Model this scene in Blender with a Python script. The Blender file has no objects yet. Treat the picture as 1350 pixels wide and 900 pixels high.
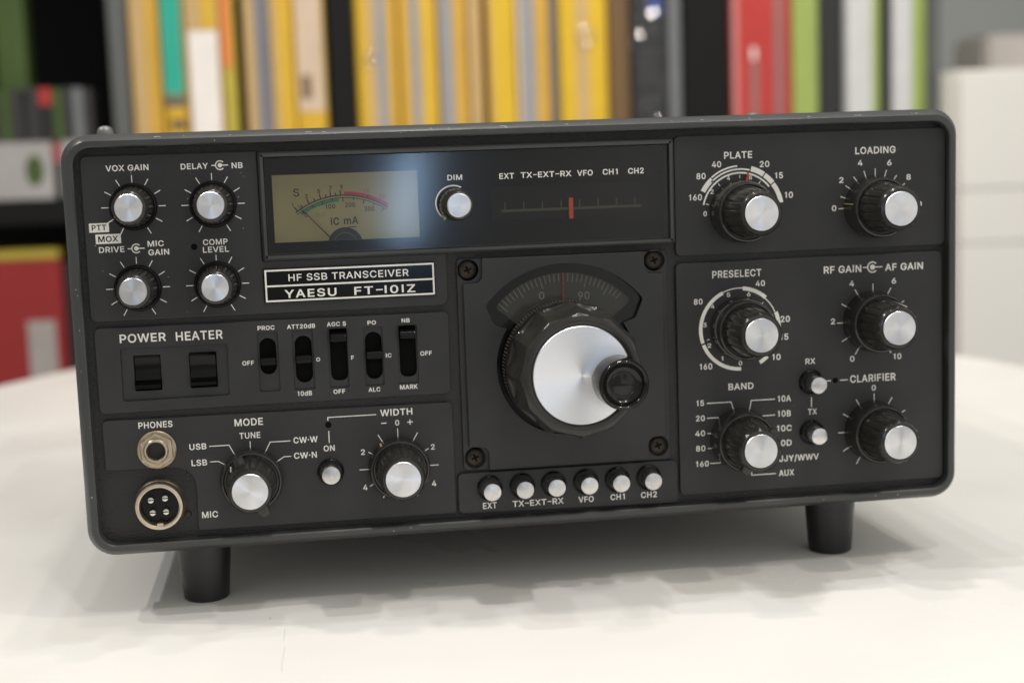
import bpy, bmesh, math, random
from mathutils import Vector, Matrix
random.seed(7)
PI = math.pi
C = bpy.context.scene.collection
SC = bpy.context.scene

# ------------------------------------------------------------------ camera, light, exposure
def cam_matrix(rx, ry, rz):
    return Matrix.Rotation(rz, 3, 'Z') @ Matrix.Rotation(rx, 3, 'X') @ Matrix.Rotation(ry, 3, 'Y')
TZ = 100.0                                     # millimetres from the table top up to the middle of the front panel
def W(x, y, z): return Vector((x*.001, y*.001, (z+TZ)*.001))
cd = bpy.data.cameras.new('camera'); cam = bpy.data.objects.new('camera', cd); C.objects.link(cam)
R3 = cam_matrix(-0.125180, 0.034758, -0.143084)
right, fwd, up = R3.col[0], R3.col[1], R3.col[2]
M4 = Matrix((right, up, -fwd)).transposed().to_4x4()
M4.translation = W(-85.123, -524.891, 61.586)
cam.matrix_world = M4
cd.sensor_width = 36.0; cd.lens = 50.09; cd.clip_start = .01; cd.clip_end = 50
cd.dof.use_dof = True; cd.dof.focus_distance = .517; cd.dof.aperture_fstop = 50.09/7.6
SC.camera = cam

wd = bpy.data.worlds.new('World'); SC.world = wd; wd.use_nodes = True
def setup_world():
    nt = wd.node_tree; nd = nt.nodes; bg = nd['Background']
    tc = nd.new('ShaderNodeTexCoord'); sp = nd.new('ShaderNodeSeparateXYZ'); rp = nd.new('ShaderNodeValToRGB')
    mr = nd.new('ShaderNodeMapRange'); mr.inputs[1].default_value = -1; mr.inputs[2].default_value = 1
    nt.links.new(tc.outputs['Generated'], sp.inputs[0]); nt.links.new(sp.outputs['Z'], mr.inputs[0]); nt.links.new(mr.outputs[0], rp.inputs[0])
    e = rp.color_ramp.elements
    e[0].position = .28; e[0].color = (.62, .60, .57, 1); e[1].position = .85; e[1].color = (.95, .92, .87, 1)
    m = rp.color_ramp.elements.new(.52); m.color = (1.15, 1.14, 1.12, 1)
    # a room is uneven: brighter to the right, patches of dark and bright furniture and windows
    nz = nd.new('ShaderNodeTexNoise'); nz.inputs['Scale'].default_value = 2.6; nz.inputs['Detail'].default_value = 1.5
    n1 = nd.new('ShaderNodeMapRange'); n1.inputs[1].default_value = .32; n1.inputs[2].default_value = .68; n1.inputs[3].default_value = .55; n1.inputs[4].default_value = 1.55
    n2 = nd.new('ShaderNodeMath'); n2.operation = 'MULTIPLY_ADD'; n2.inputs[1].default_value = .50; n2.inputs[2].default_value = 1.0
    n3 = nd.new('ShaderNodeMath'); n3.operation = 'MULTIPLY'; n4 = nd.new('ShaderNodeVectorMath'); n4.operation = 'SCALE'
    nt.links.new(tc.outputs['Generated'], nz.inputs['Vector']); nt.links.new(nz.outputs['Fac'], n1.inputs[0]); nt.links.new(sp.outputs['X'], n2.inputs[0])
    nt.links.new(n1.outputs[0], n3.inputs[0]); nt.links.new(n2.outputs[0], n3.inputs[1]); nt.links.new(rp.outputs[0], n4.inputs[0]); nt.links.new(n3.outputs[0], n4.inputs['Scale'])
    nt.links.new(n4.outputs[0], bg.inputs['Color']); bg.inputs['Strength'].default_value = WORLD
WORLD = .50
setup_world()
def area(name, loc, target, size, power, col, sy=None):
    l = bpy.data.lights.new(name, 'AREA'); l.energy = power; l.color = col
    l.shape = 'RECTANGLE' if sy else 'DISK'; l.size = size
    if sy: l.size_y = sy
    o = bpy.data.objects.new(name, l); C.objects.link(o); o.location = loc
    o.rotation_euler = (Vector(target)-Vector(loc)).to_track_quat('-Z', 'Y').to_euler()
    return o
LAMPS = [  # the shop's ceiling spots: the ones just behind the set throw stepped edges on the table in front
  ((-.12, .06, 1.75), .045, 2.42, (1, .90, .80)),
  ((-.03, .19, 1.75), .040, 2.42, (.88, .94, 1)),
  (( .10, .29, 1.75), .040, 2.42, (1, .90, .80)),
  ((-1.05, .28, 1.75), .060, 7.52, (1, .93, .84)),
  ((-1.30, -.15, 1.75), .060, 7.93, (.97, .98, 1)),
  (( .62, .12, 1.75), .050, 3.00, (.90, .95, 1)),
  (( .85, -.55, 1.75), .060, 4.51, (1, .94, .86)),
  (( .15, -.75, 1.75), .090, 3.51, (1, .96, .92)),
]
for loc, s, p, c in LAMPS: area('ceiling_spot', loc, (0, 0, .05), s, p, c)
area('ceiling_panel', (.55, -.75, 1.95), (.1, -.1, 0), 1.2, 4, (1, .97, .93), .8)
ss = area('shelf_fill', (.25, .62, 1.7), (.27, 1.25, .2), .25, 4.0, (1, .94, .85)); ss.data.spread = math.radians(75)  # added fill light to brighten shelf and cabinet, not a real fixture
fw = area('far_window', (.262, -4.2, .055), (-.045, 0, .175), .075, 1.7, (.42, .66, 1), .28); fw.rotation_euler.rotate_axis('Z', math.radians(-8))
fw = area('far_window', (.325, -4.2, .255), (-.03, 0, .18), .05, .36, (.48, .70, 1), .18); fw.rotation_euler.rotate_axis('Z', math.radians(-42))
SC.view_settings.view_transform = 'Standard'; SC.view_settings.look = 'None'
SC.view_settings.exposure = 0; SC.view_settings.gamma = 1
SC.cycles.use_denoising = True

# ------------------------------------------------------------------ materials
def mat(name, col, rough=.5, metal=0, spec=.5, bump=0, bscale=400, var=0, vscale=60, specks=0, spscale=700, aniso=0, coat=0, stretch=None, speckcol=(.35, .34, .31)):
    m = bpy.data.materials.new(name); m.use_nodes = True; nt = m.node_tree; nd = nt.nodes; b = nd['Principled BSDF']
    b.inputs['Base Color'].default_value = (*col, 1); b.inputs['Roughness'].default_value = rough
    b.inputs['Metallic'].default_value = metal; b.inputs['Specular IOR Level'].default_value = spec
    b.inputs['Coat Weight'].default_value = coat; b.inputs['Coat Roughness'].default_value = .05
    tc = nd.new('ShaderNodeTexCoord'); src = tc.outputs['Object']
    if stretch:
        mp = nd.new('ShaderNodeMapping'); mp.inputs['Scale'].default_value = stretch; nt.links.new(src, mp.inputs[0]); src = mp.outputs[0]
    def noise(sc, det=4):
        n = nd.new('ShaderNodeTexNoise'); n.inputs['Scale'].default_value = sc; n.inputs['Detail'].default_value = det
        nt.links.new(src, n.inputs['Vector']); return n.outputs['Fac']
    def ramp(s, a, z, c0, c1):
        r = nd.new('ShaderNodeMapRange'); r.inputs[1].default_value = a; r.inputs[2].default_value = z
        r.inputs[3].default_value = c0; r.inputs[4].default_value = c1; nt.links.new(s, r.inputs[0]); return r.outputs[0]
    def mix(fac, a, bcol):
        x = nd.new('ShaderNodeMix'); x.data_type = 'RGBA'; nt.links.new(fac, x.inputs[0])
        if isinstance(a, tuple): x.inputs[6].default_value = (*a, 1)
        else: nt.links.new(a, x.inputs[6])
        x.inputs[7].default_value = (*bcol, 1); return x.outputs[2]
    colout = None
    if var:
        colout = mix(ramp(noise(vscale), .3, .7, 0, 1), tuple(c*(1-var) for c in col), tuple(min(1, c*(1+var)) for c in col))
        nt.links.new(ramp(noise(vscale*1.7), .3, .7, max(.02, rough-.07), rough+.07), b.inputs['Roughness'])
    if specks:
        colout = mix(ramp(noise(spscale, 2), 1-specks, 1-specks+.03, 0, 1), colout or col, speckcol)
    if colout: nt.links.new(colout, b.inputs['Base Color'])
    if bump:
        bm_ = nd.new('ShaderNodeBump'); bm_.inputs['Strength'].default_value = bump; bm_.inputs['Distance'].default_value = .0004
        nt.links.new(noise(bscale, 3), bm_.inputs['Height']); nt.links.new(bm_.outputs[0], b.inputs['Normal'])
    if aniso:
        b.inputs['Anisotropic'].default_value = aniso
        t = nd.new('ShaderNodeTangent'); t.direction_type = 'RADIAL'; t.axis = 'Y'; nt.links.new(t.outputs[0], b.inputs['Tangent'])
    return m
MT = {
 'plate':  mat('panel_grey_paint', (.030, .0305, .031), .50, spec=.38, bump=.14, bscale=1500, var=.17, vscale=28, specks=.205, spscale=650, speckcol=(.12, .12, .11)),
 'bezel':  mat('bezel_grey_paint', (.050, .052, .050), .37, bump=.05, bscale=900, var=.12, vscale=40, specks=.235, spscale=300, speckcol=(.30, .29, .25)),
 'recess': mat('wrinkle_black', (.013, .013, .013), .5, bump=1.0, bscale=600, stretch=(1, 1, 2.5)),
 'case':   mat('case_paint', (.05, .05, .05), .5, bump=.4, bscale=900),
 'ink':    mat('white_ink', (.88, .86, .80), .6, var=.08, vscale=260),
 'inkdim': mat('dust_fleck', (.34, .33, .30), .7), 'chip': mat('bare_edge', (.45, .44, .41), .5),
 'black':  mat('black_plastic', (.003, .003, .003), .14, spec=.24),
 'matte':  mat('black_matte', (.004, .004, .004), .8, spec=.1),
 'smoke':  mat('smoked_plastic', (.028, .026, .022), .20, spec=.45, var=.18, vscale=90),
 'smoke2': mat('smoked_plastic_skirt', (.026, .025, .022), .15, var=.15, vscale=90),
 'alu':    mat('turned_aluminium', (.92, .92, .93), .30, 1, aniso=.85, bump=.02, bscale=1500),
 'aluside':mat('aluminium', (.72, .71, .70), .30, 1, var=.05, vscale=300),
 'nickel': mat('worn_nickel', (.60, .51, .40), .36, 1, var=.12, vscale=250),
 'brass':  mat('tarnished_brass', (.040, .031, .024), .5, .6, var=.4, vscale=400),
 'pin':    mat('pin_metal', (.75, .72, .66), .25, 1),
 'screw':  mat('screw_metal', (.22, .22, .21), .45, .7),
 'meter':  mat('meter_card', (.31, .275, .14), .7, var=.05, vscale=60),
 'blackink': mat('black_ink', (.015, .014, .012), .6),
 'green':  mat('green_ink', (.03, .20, .12), .6), 'lime': mat('pale_green_ink', (.10, .26, .07), .6),
 'red':    mat('red_ink', (.42, .03, .03), .6), 'orange': mat('red_pointer', (.55, .06, .025), .5),
 'olive':  mat('olive_scale', (.055, .052, .024), .6), 'dial': mat('grey_dial', (.075, .075, .07), .5),
 'engraved': mat('engraved_lines', (.14, .13, .09), .5), 'dialink': mat('dial_ink', (.36, .35, .30), .6),
 'brassline': mat('yellowed_ink', (.50, .38, .18), .5),
 'rubber': mat('rubber', (.009, .009, .009), .33, var=.2, vscale=100),
}
def glass_mat(name, tint, ior=1.5, rough=.0, glare_haze=0):
    m = bpy.data.materials.new(name); m.use_nodes = True; nt = m.node_tree; nd = nt.nodes; nd.remove(nd['Principled BSDF'])
    t = nd.new('ShaderNodeBsdfTransparent'); t.inputs[0].default_value = (*tint, 1)
    g = nd.new('ShaderNodeBsdfGlossy'); g.inputs['Roughness'].default_value = rough
    f = nd.new('ShaderNodeFresnel'); x = nd.new('ShaderNodeMixShader'); ge = nd.new('ShaderNodeNewGeometry')
    mr = nd.new('ShaderNodeMapRange'); mr.inputs[3].default_value = ior; mr.inputs[4].default_value = 1/ior
    nt.links.new(ge.outputs['Backfacing'], mr.inputs[0]); nt.links.new(mr.outputs[0], f.inputs[0])
    nt.links.new(f.outputs[0], x.inputs[0]); nt.links.new(t.outputs[0], x.inputs[1]); nt.links.new(g.outputs[0], x.inputs[2])
    out = x.outputs[0]
    if glare_haze:  # pale diffuse mix paints the room's grey reflection into the pane
        d = nd.new('ShaderNodeBsdfDiffuse'); d.inputs[0].default_value = (.8, .8, .78, 1); y = nd.new('ShaderNodeMixShader'); y.inputs[0].default_value = glare_haze
        nt.links.new(out, y.inputs[1]); nt.links.new(d.outputs[0], y.inputs[2]); out = y.outputs[0]
    nt.links.new(out, nd['Material Output'].inputs['Surface']); return m
def tarnish(m, lo, sc):
    # every cap has aged differently: overall dulling per object, plus faint blotches and turning marks
    nt = m.node_tree; nd = nt.nodes; b = nd['Principled BSDF']; c = tuple(b.inputs['Base Color'].default_value)
    oi = nd.new('ShaderNodeObjectInfo'); mr = nd.new('ShaderNodeMapRange'); mr.inputs[3].default_value = lo; mr.inputs[4].default_value = 1
    tc = nd.new('ShaderNodeTexCoord'); ad = nd.new('ShaderNodeVectorMath'); ad.operation = 'ADD'
    nz = nd.new('ShaderNodeTexNoise'); nz.inputs['Scale'].default_value = sc; nz.inputs['Detail'].default_value = 5
    nr = nd.new('ShaderNodeMapRange'); nr.inputs[1].default_value = .35; nr.inputs[2].default_value = .65; nr.inputs[3].default_value = .86; nr.inputs[4].default_value = 1
    mu = nd.new('ShaderNodeMath'); mu.operation = 'MULTIPLY'; sv = nd.new('ShaderNodeVectorMath'); sv.operation = 'SCALE'; sv.inputs[0].default_value = c[:3]
    L = nt.links.new; L(oi.outputs['Random'], mr.inputs[0]); L(oi.outputs['Random'], ad.inputs[1]); L(tc.outputs['Object'], ad.inputs[0]); L(ad.outputs[0], nz.inputs['Vector'])
    L(nz.outputs['Fac'], nr.inputs[0]); L(mr.outputs[0], mu.inputs[0]); L(nr.outputs[0], mu.inputs[1]); L(mu.outputs[0], sv.inputs['Scale']); L(sv.outputs[0], b.inputs['Base Color'])
MT['aludisc'] = mat('turned_disc', (.93, .93, .94), .33, 1, aniso=.8, bump=.015, bscale=1800)
tarnish(MT['alu'], .82, 150); tarnish(MT['aluside'], .85, 300)
MT['glass'] = glass_mat('smoked_window', (.80, .80, .78), 1.5, .095, .006)
MT['clearglass'] = glass_mat('dial_window', (.85, .85, .83), 1.35, .03)

# ------------------------------------------------------------------ mesh helpers (all in millimetres, panel axes: x right, y into the set, z up)
POS = {}
def obj(name, bm, mats, parent=None, at=None, smooth=None, mesh=None):
    """link a bmesh as one object whose origin is `at` (mm); the mesh is written relative to it"""
    if at is None: at = (0, 0, -TZ) if parent is None else POS[parent.name]
    if mesh is None:
        mesh = bpy.data.meshes.new(name)
        if at: bmesh.ops.translate(bm, verts=bm.verts, vec=(-at[0], -at[1], -at[2]))
        bmesh.ops.scale(bm, verts=bm.verts, vec=(.001,)*3)
        bmesh.ops.recalc_face_normals(bm, faces=[f for f in bm.faces if not f.tag])
        bm.to_mesh(mesh); bm.free()
        for m in (mats if isinstance(mats, (list, tuple)) else [mats]): mesh.materials.append(MT[m] if isinstance(m, str) else m)
        if smooth is not None:
            for pl in mesh.polygons: pl.use_smooth = True
            mesh.set_sharp_from_angle(angle=math.radians(smooth))
    o = bpy.data.objects.new(name, mesh); C.objects.link(o); POS[o.name] = at
    w = W(*at)
    if parent: o.parent = parent; w = w - W(*POS[parent.name])
    o.location = w
    return o
def empty(name, at, parent=None):
    o = bpy.data.objects.new(name, None); C.objects.link(o); o.empty_display_size = .03; POS[o.name] = at
    o.location = W(*at) - (W(*POS[parent.name]) if parent else Vector((0, 0, 0))); o.parent = parent
    return o
def tag(o, label, cat, group=None, kind=None):
    o['label'] = label
    if cat: o['category'] = cat
    if group: o['group'] = group
    if kind: o['kind'] = kind
    return o
def arc_pts(cx, cz, r, a0, a1, n):
    return [(cx+r*math.cos(math.radians(a0+(a1-a0)*i/n)), cz+r*math.sin(math.radians(a0+(a1-a0)*i/n))) for i in range(n+1)]
def round_poly(pts, r, n=5):
    """round every corner of a counter-clockwise or clockwise polygon; r may be a list"""
    out = []; k = len(pts)
    for i, p in enumerate(pts):
        rr = r[i] if isinstance(r, (list, tuple)) else r
        p = Vector(p); a = Vector(pts[i-1])-p; b = Vector(pts[(i+1) % k])-p
        if rr <= 0: out.append(tuple(p)); continue
        la, lb = a.length, b.length; a.normalize(); b.normalize(); ang = a.angle(b)
        d = min(rr/math.tan(ang/2), la*.49, lb*.49)
        p0, p1 = p+a*d, p+b*d
        for j in range(n+1):
            t = j/n; out.append(tuple((1-t)**2*p0+2*t*(1-t)*p+t*t*p1))
    return out
def rrect(x0, z0, x1, z1, r, n=6):
    pts = []
    for cx, cz, a in ((x1-r, z1-r, 0), (x0+r, z1-r, 90), (x0+r, z0+r, 180), (x1-r, z0+r, 270)): pts += arc_pts(cx, cz, r, a, a+90, n)
    return pts
def circ(cx, cz, r, n=40): return [(cx+r*math.cos(2*PI*i/n), cz+r*math.sin(2*PI*i/n)) for i in range(n)]
def area2(p): return sum(p[i-1][0]*p[i][1]-p[i][0]*p[i-1][1] for i in range(len(p)))
def inset(p, d):
    if area2(p) < 0: p = p[::-1]
    k = len(p); out = []
    for i in range(k):
        a, b, c = Vector(p[i-1]), Vector(p[i]), Vector(p[(i+1) % k])
        u = (b-a); v = (c-b)
        if u.length < 1e-6: u = v
        if v.length < 1e-6: v = u
        u.normalize(); v.normalize(); n = Vector((-u.y-v.y, u.x+v.x))
        if n.length < 1e-6: out.append(tuple(b)); continue
        n.normalize(); c_ = max(.5, n.dot(Vector((-u.y, u.x)))); out.append(tuple(b+n*d/c_))
    return out
def ring(bm, pts, y): return [bm.verts.new((x, y, z)) for x, z in pts]
def bridge(bm, a, b, mi=0):
    k = len(a)
    for i in range(k):
        f = bm.faces.new((a[i-1], a[i], b[i], b[i-1])); f.material_index = mi
def solid(bm, outline, yf, yb, bev=0, mi=0, back=True, holes=(), hole_depth=None):
    """a slab whose outline lies in the panel plane, front face at yf, back at yb, with a small front bevel and through holes"""
    if area2(outline) < 0: outline = outline[::-1]
    loops = [outline]
    if bev: loops = [inset(outline, bev), inset(outline, bev*.3), outline]; ys = [yf, yf+bev*.3, yf+bev]
    else: ys = [yf]
    rs = [ring(bm, l, y) for l, y in zip(loops, ys)] + [ring(bm, outline, yb)]
    for a, b in zip(rs, rs[1:]): bridge(bm, a, b, mi)
    if holes:
        edges = [bm.edges.get((rs[0][i-1], rs[0][i])) for i in range(len(rs[0]))]
        for h in holes:
            hv = ring(bm, h, yf); hb = ring(bm, h, yb if hole_depth is None else yf+hole_depth)
            bridge(bm, hv, hb, mi); edges += [bm.edges.get((hv[i-1], hv[i])) for i in range(len(hv))]
        res = bmesh.ops.triangle_fill(bm, use_beauty=True, use_dissolve=False, edges=edges)
        for g in res['geom']:
            if isinstance(g, bmesh.types.BMFace): g.material_index = mi
    else:
        f = bm.faces.new(rs[0]); f.material_index = mi
    if back and not holes: f = bm.faces.new(rs[-1]); f.material_index = mi
def lathe(bm, cx, cz, prof, seg=48, mi=0, flute=None):
    """profile [(radius, y)] turned about the knob axis; flute(i, angle) scales a ring's radius"""
    rs = []
    for k, (r, y) in enumerate(prof):
        if r <= 1e-6: rs.append([bm.verts.new((cx, y, cz))]); continue
        vs = []
        for i in range(seg):
            a = 2*PI*i/seg; s = flute(k, a) if flute else 1
            vs.append(bm.verts.new((cx+r*s*math.cos(a), y, cz+r*s*math.sin(a))))
        rs.append(vs)
    for a, b in zip(rs, rs[1:]):
        if len(a) == 1 and len(b) == 1: continue
        if len(a) == 1 or len(b) == 1:
            c, o = (a[0], b) if len(a) == 1 else (b[0], a)
            for i in range(seg): bm.faces.new((c, o[i-1], o[i])).material_index = mi
        else: bridge(bm, a, b, mi)
def flat(bm, pts, y, mi):
    f = bm.faces.new([bm.verts.new((x, y, z)) for x, z in (pts if area2(pts) > 0 else pts[::-1])]); f.material_index = mi; f.tag = True
    f.normal_update()
    if f.normal.y > 0: f.normal_flip()
def band(bm, cx, cz, r0, r1, a0, a1, y, mi, n=None):
    n = n or max(4, int(abs(a1-a0)/5)); a = arc_pts(cx, cz, r0, a0, a1, n); b = arc_pts(cx, cz, r1, a0, a1, n)
    for i in range(n): flat(bm, [a[i], a[i+1], b[i+1], b[i]], y, mi)
def line(bm, p, q, w, y, mi):
    p, q = Vector(p), Vector(q); d = (q-p).normalized(); n = Vector((-d.y, d.x))*w/2
    flat(bm, [tuple(p-n), tuple(q-n), tuple(q+n), tuple(p+n)], y, mi)
def poly(bm, pts, w, y, mi):
    for k, (p, q) in enumerate(zip(pts, pts[1:])):
        d = (Vector(q)-Vector(p)).normalized()*w/2
        line(bm, tuple(Vector(p)-(d if k else d*0)), q, w, y-.002*k, mi)
def ticks(bm, cx, cz, r0, r1, angs, w, y, mi):
    for a in angs:
        c, s = math.cos(math.radians(a)), math.sin(math.radians(a)); line(bm, (cx+r0*c, cz+r0*s), (cx+r1*c, cz+r1*s), w, y, mi)
_glyph = {}
def glyph(ch, heavy):
    if (ch, heavy) not in _glyph:
        g = GLYPHS[ch]; V = []
        for q in (g[1] if heavy or len(g) < 3 else g[2]).split():
            a, b, c, d, y0, y1 = (int(k)*.001 for k in q.split(',')); V += [(a, y0), (b, y0), (c, y1), (d, y1)]
        _glyph[ch, heavy] = (V, [(k, k+1, k+2, k+3) for k in range(0, len(V), 4)])
    return _glyph[ch, heavy]
def text(bm, s, x0, x1, z, cap, y, mi, heavy=True, track=.035):
    """set a word between x0 and x1 with its capitals `cap` high"""
    pen = 0; V = []; F = []; top = .529 if heavy else .521
    for ch in s:
        if ch == ' ': pen += .22; continue
        if ch == '–': n = len(V); V += [(pen+.04, .22), (pen+.36, .22), (pen+.36, .30), (pen+.04, .30)]; F.append((n, n+1, n+2, n+3)); pen += .40; continue
        v, f = glyph(ch, heavy); n = len(V); V += [(pen+a, b) for a, b in v]; F += [tuple(n+k for k in q) for q in f]; pen += GLYPHS[ch][0]*.001+track
    lo, hi = min(v[0] for v in V), max(v[0] for v in V); sx = (x1-x0)/(hi-lo); sz = cap/top
    B = [bm.verts.new((x0+(a-lo)*sx, y, z+b*sz)) for a, b in V]
    for q in F:
        nf = bm.faces.new([B[k] for k in q])
        nf.material_index = mi; nf.tag = True; nf.normal_update()
        if nf.normal.y > 0: nf.normal_flip()
def icon(bm, x, z, y, mi, r, xl, xr, bg=None):
    flat(bm, circ(x, z, r*.47, 16), y, mi); band(bm, x, z, r*.78, r, 42, 318, y, mi)
    line(bm, (x, z), (xr, z), .38, y-.003, mi); line(bm, (xl, z), (x-r*.9, z), .38, y-.003, mi)

# lettering: words, left and right end, base line and capital height in millimetres on the panel
TEXT = {
  'A': [
    ('VOX GAIN', -153.0, -138.1, 63.2, 2.06),
    ('DELAY', -126.9, -117.3, 63.0, 2.00),
    ('NB', -109.0, -105.1, 62.8, 2.01),
    ('!PTT', -159.5, -154.2, 42.5, 2.08),
    ('!MOX', -157.3, -150.5, 38.3, 2.09),
    ('DRIVE', -157.2, -148.4, 34.5, 2.02),
    ('MIC', -140.2, -134.5, 36.0, 2.02),
    ('GAIN', -140.1, -132.8, 32.9, 2.03),
    ('COMP', -120.7, -112.0, 35.7, 2.04),
    ('LEVEL', -120.9, -111.7, 33.0, 2.04),
  ],
  'N': [
    ('HF SSB TRANSCEIVER', -91.1, -47.1, 21.4, 2.51),
    ('#YAESU', -92.7, -73.9, 15.3, 2.74),
    ('#FT-101Z', -67.4, -45.0, 15.3, 2.83),
  ],
  'G': [
    ('DIM', -31.4, -25.9, 55.7, 1.95),
    ('EXT', -12.1, -6.6, 55.5, 2.03),
    ('TX–EXT–RX', -4.1, 15.0, 55.6, 2.04),
    ('VFO', 17.2, 23.1, 55.6, 2.05),
    ('CH1', 26.9, 32.6, 55.7, 2.05),
    ('CH2', 36.6, 42.6, 55.7, 2.05),
  ],
  'C': [
    ('PLATE', 73.8, 84.8, 60.0, 2.55),
    ('40', 69.0, 72.6, 56.9, 2.22),
    ('80', 62.9, 66.5, 52.7, 2.22),
    ('160', 59.8, 64.9, 44.8, 2.22),
    ('0', 65.4, 66.7, 38.7, 1.82),
    ('20', 87.7, 91.5, 56.4, 2.22),
    ('15', 93.6, 96.8, 51.9, 2.23),
    ('10', 97.4, 100.7, 44.4, 2.24),
    ('2', 68.2, 69.5, 47.0, 1.65),
    ('4', 74.8, 76.0, 51.9, 1.65),
    ('8', 83.4, 84.6, 51.8, 1.57),
    ('LOADING', 125.7, 141.9, 60.0, 2.58),
    ('0', 116.2, 118.0, 38.7, 2.09),
    ('2', 119.2, 120.9, 49.3, 2.09),
    ('4', 126.7, 128.6, 55.6, 2.08),
    ('6', 138.5, 140.3, 55.3, 2.09),
    ('8', 146.3, 148.1, 49.5, 2.10),
    ('10', 149.0, 152.6, 39.2, 1.86),
  ],
  'D': [
    ('PRESELECT', 68.4, 87.8, 15.1, 2.67),
    ('80', 61.0, 64.4, 5.3, 2.10),
    ('160', 62.8, 67.8, -19.9, 2.29),
    ('40', 85.5, 89.2, 11.2, 2.11),
    ('20', 95.3, 99.0, -3.1, 2.29),
    ('15', 94.9, 98.3, -10.0, 2.30),
    ('10', 91.7, 95.1, -17.7, 2.30),
    ('0', 78.3, 79.7, -19.0, 1.62),
    ('1', 71.3, 72.2, -16.8, 1.61),
    ('2', 66.1, 67.5, -11.5, 1.60),
    ('3', 64.5, 65.9, -3.5, 1.60),
    ('4', 67.7, 69.0, 3.5, 1.60),
    ('5', 74.0, 75.4, 7.6, 1.60),
    ('6', 82.0, 83.4, 7.5, 1.60),
    ('RF GAIN', 112.8, 127.9, 14.8, 2.70),
    ('AF GAIN', 137.6, 153.1, 14.8, 2.64),
    ('2', 115.5, 117.2, -5.0, 2.14),
    ('4', 123.1, 125.0, 9.4, 2.13),
    ('6', 140.3, 142.1, 9.7, 2.13),
    ('0', 123.2, 125.0, -20.0, 2.16),
    ('10', 140.9, 144.2, -20.0, 2.16),
    ('RX', 105.1, 109.1, -20.0, 2.14),
    ('BAND', 74.1, 84.1, -28.4, 2.48),
    ('15', 61.2, 64.3, -33.9, 2.13),
    ('20', 61.0, 64.5, -39.8, 2.14),
    ('40', 60.6, 64.5, -45.7, 2.15),
    ('80', 60.8, 64.5, -51.6, 2.15),
    ('160', 60.6, 65.8, -57.7, 2.16),
    ('10A', 93.7, 99.1, -34.1, 2.32),
    ('10B', 93.6, 99.0, -40.0, 2.33),
    ('10C', 93.2, 99.3, -45.8, 2.34),
    ('10D', 93.1, 99.2, -51.6, 2.34),
    ('JJY/WWV', 94.1, 110.2, -57.8, 2.35),
    ('AUX', 93.9, 100.1, -63.5, 2.36),
    ('TX', 105.9, 109.6, -39.9, 2.25),
    ('CLARIFIER', 123.2, 141.9, -28.3, 2.85),
    ('0', 132.0, 133.7, -31.9, 2.17),
  ],
  'F': [
    ('EXT', -22.8, -17.5, -68.4, 2.35),
    ('TX–EXT–RX', -11.4, 8.3, -68.4, 2.24),
    ('VFO', 14.1, 20.0, -68.5, 2.25),
    ('CH1', 26.6, 32.2, -68.4, 2.26),
    ('CH2', 38.6, 44.9, -68.4, 2.27),
  ],
  'B': [
    ('POWER', -152.2, -135.9, 1.8, 3.05),
    ('HEATER', -132.4, -115.7, 1.6, 3.17),
    ('PROC', -103.1, -97.0, 3.9, 1.54),
    ('ATT20dB', -92.5, -82.3, 3.8, 1.55),
    ('AGC S', -78.0, -71.0, 4.0, 1.56),
    ('PO', -63.1, -60.0, 3.9, 1.46),
    ('NB', -50.5, -47.5, 4.1, 1.46),
    ('OFF', -109.3, -105.1, -8.7, 1.55),
    ('O', -82.5, -81.1, -8.7, 1.46),
    ('F', -69.7, -68.7, -8.7, 1.47),
    ('IC', -56.9, -54.8, -8.6, 1.47),
    ('OFF', -44.1, -39.8, -8.6, 1.58),
    ('10dB', -90.0, -84.7, -21.1, 1.67),
    ('OFF', -76.8, -72.5, -21.1, 1.58),
    ('ALC', -63.9, -59.5, -21.1, 1.57),
    ('MARK', -52.2, -45.6, -20.9, 1.69),
  ],
  'E': [
    ('PHONES', -147.7, -135.6, -29.8, 2.28),
    ('MODE', -113.4, -103.1, -31.0, 2.61),
    ('TUNE', -111.9, -104.3, -35.8, 2.20),
    ('USB', -130.1, -124.0, -38.8, 2.18),
    ('LSB', -129.7, -124.1, -44.8, 2.19),
    ('CW·W', -92.4, -83.5, -38.7, 2.22),
    ('CW·N', -92.5, -84.1, -44.5, 2.22),
    ('ON', -81.5, -77.4, -42.4, 2.11),
    ('WIDTH', -60.0, -48.0, -30.5, 2.44),
    ('–', -59.8, -57.8, -34.1, 2.12),
    ('0', -54.6, -53.1, -34.3, 2.01),
    ('+', -50.1, -48.0, -34.2, 2.02),
    ('MIC', -127.1, -121.3, -64.5, 2.33),
    ('2', -67.8, -66.3, -44.6, 2.02),
    ('4', -67.6, -66.0, -58.1, 2.14),
    ('2', -41.6, -40.2, -44.3, 2.03),
    ('4', -41.8, -40.2, -58.3, 2.16),
  ],
  'M': [
    ('S', -87.7, -85.5, 51.8, 2.79),
    ('IC', -74.6, -71.5, 40.9, 2.66),
    ('mA', -69.8, -64.5, 41.0, 2.67),
  ],
}
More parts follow.
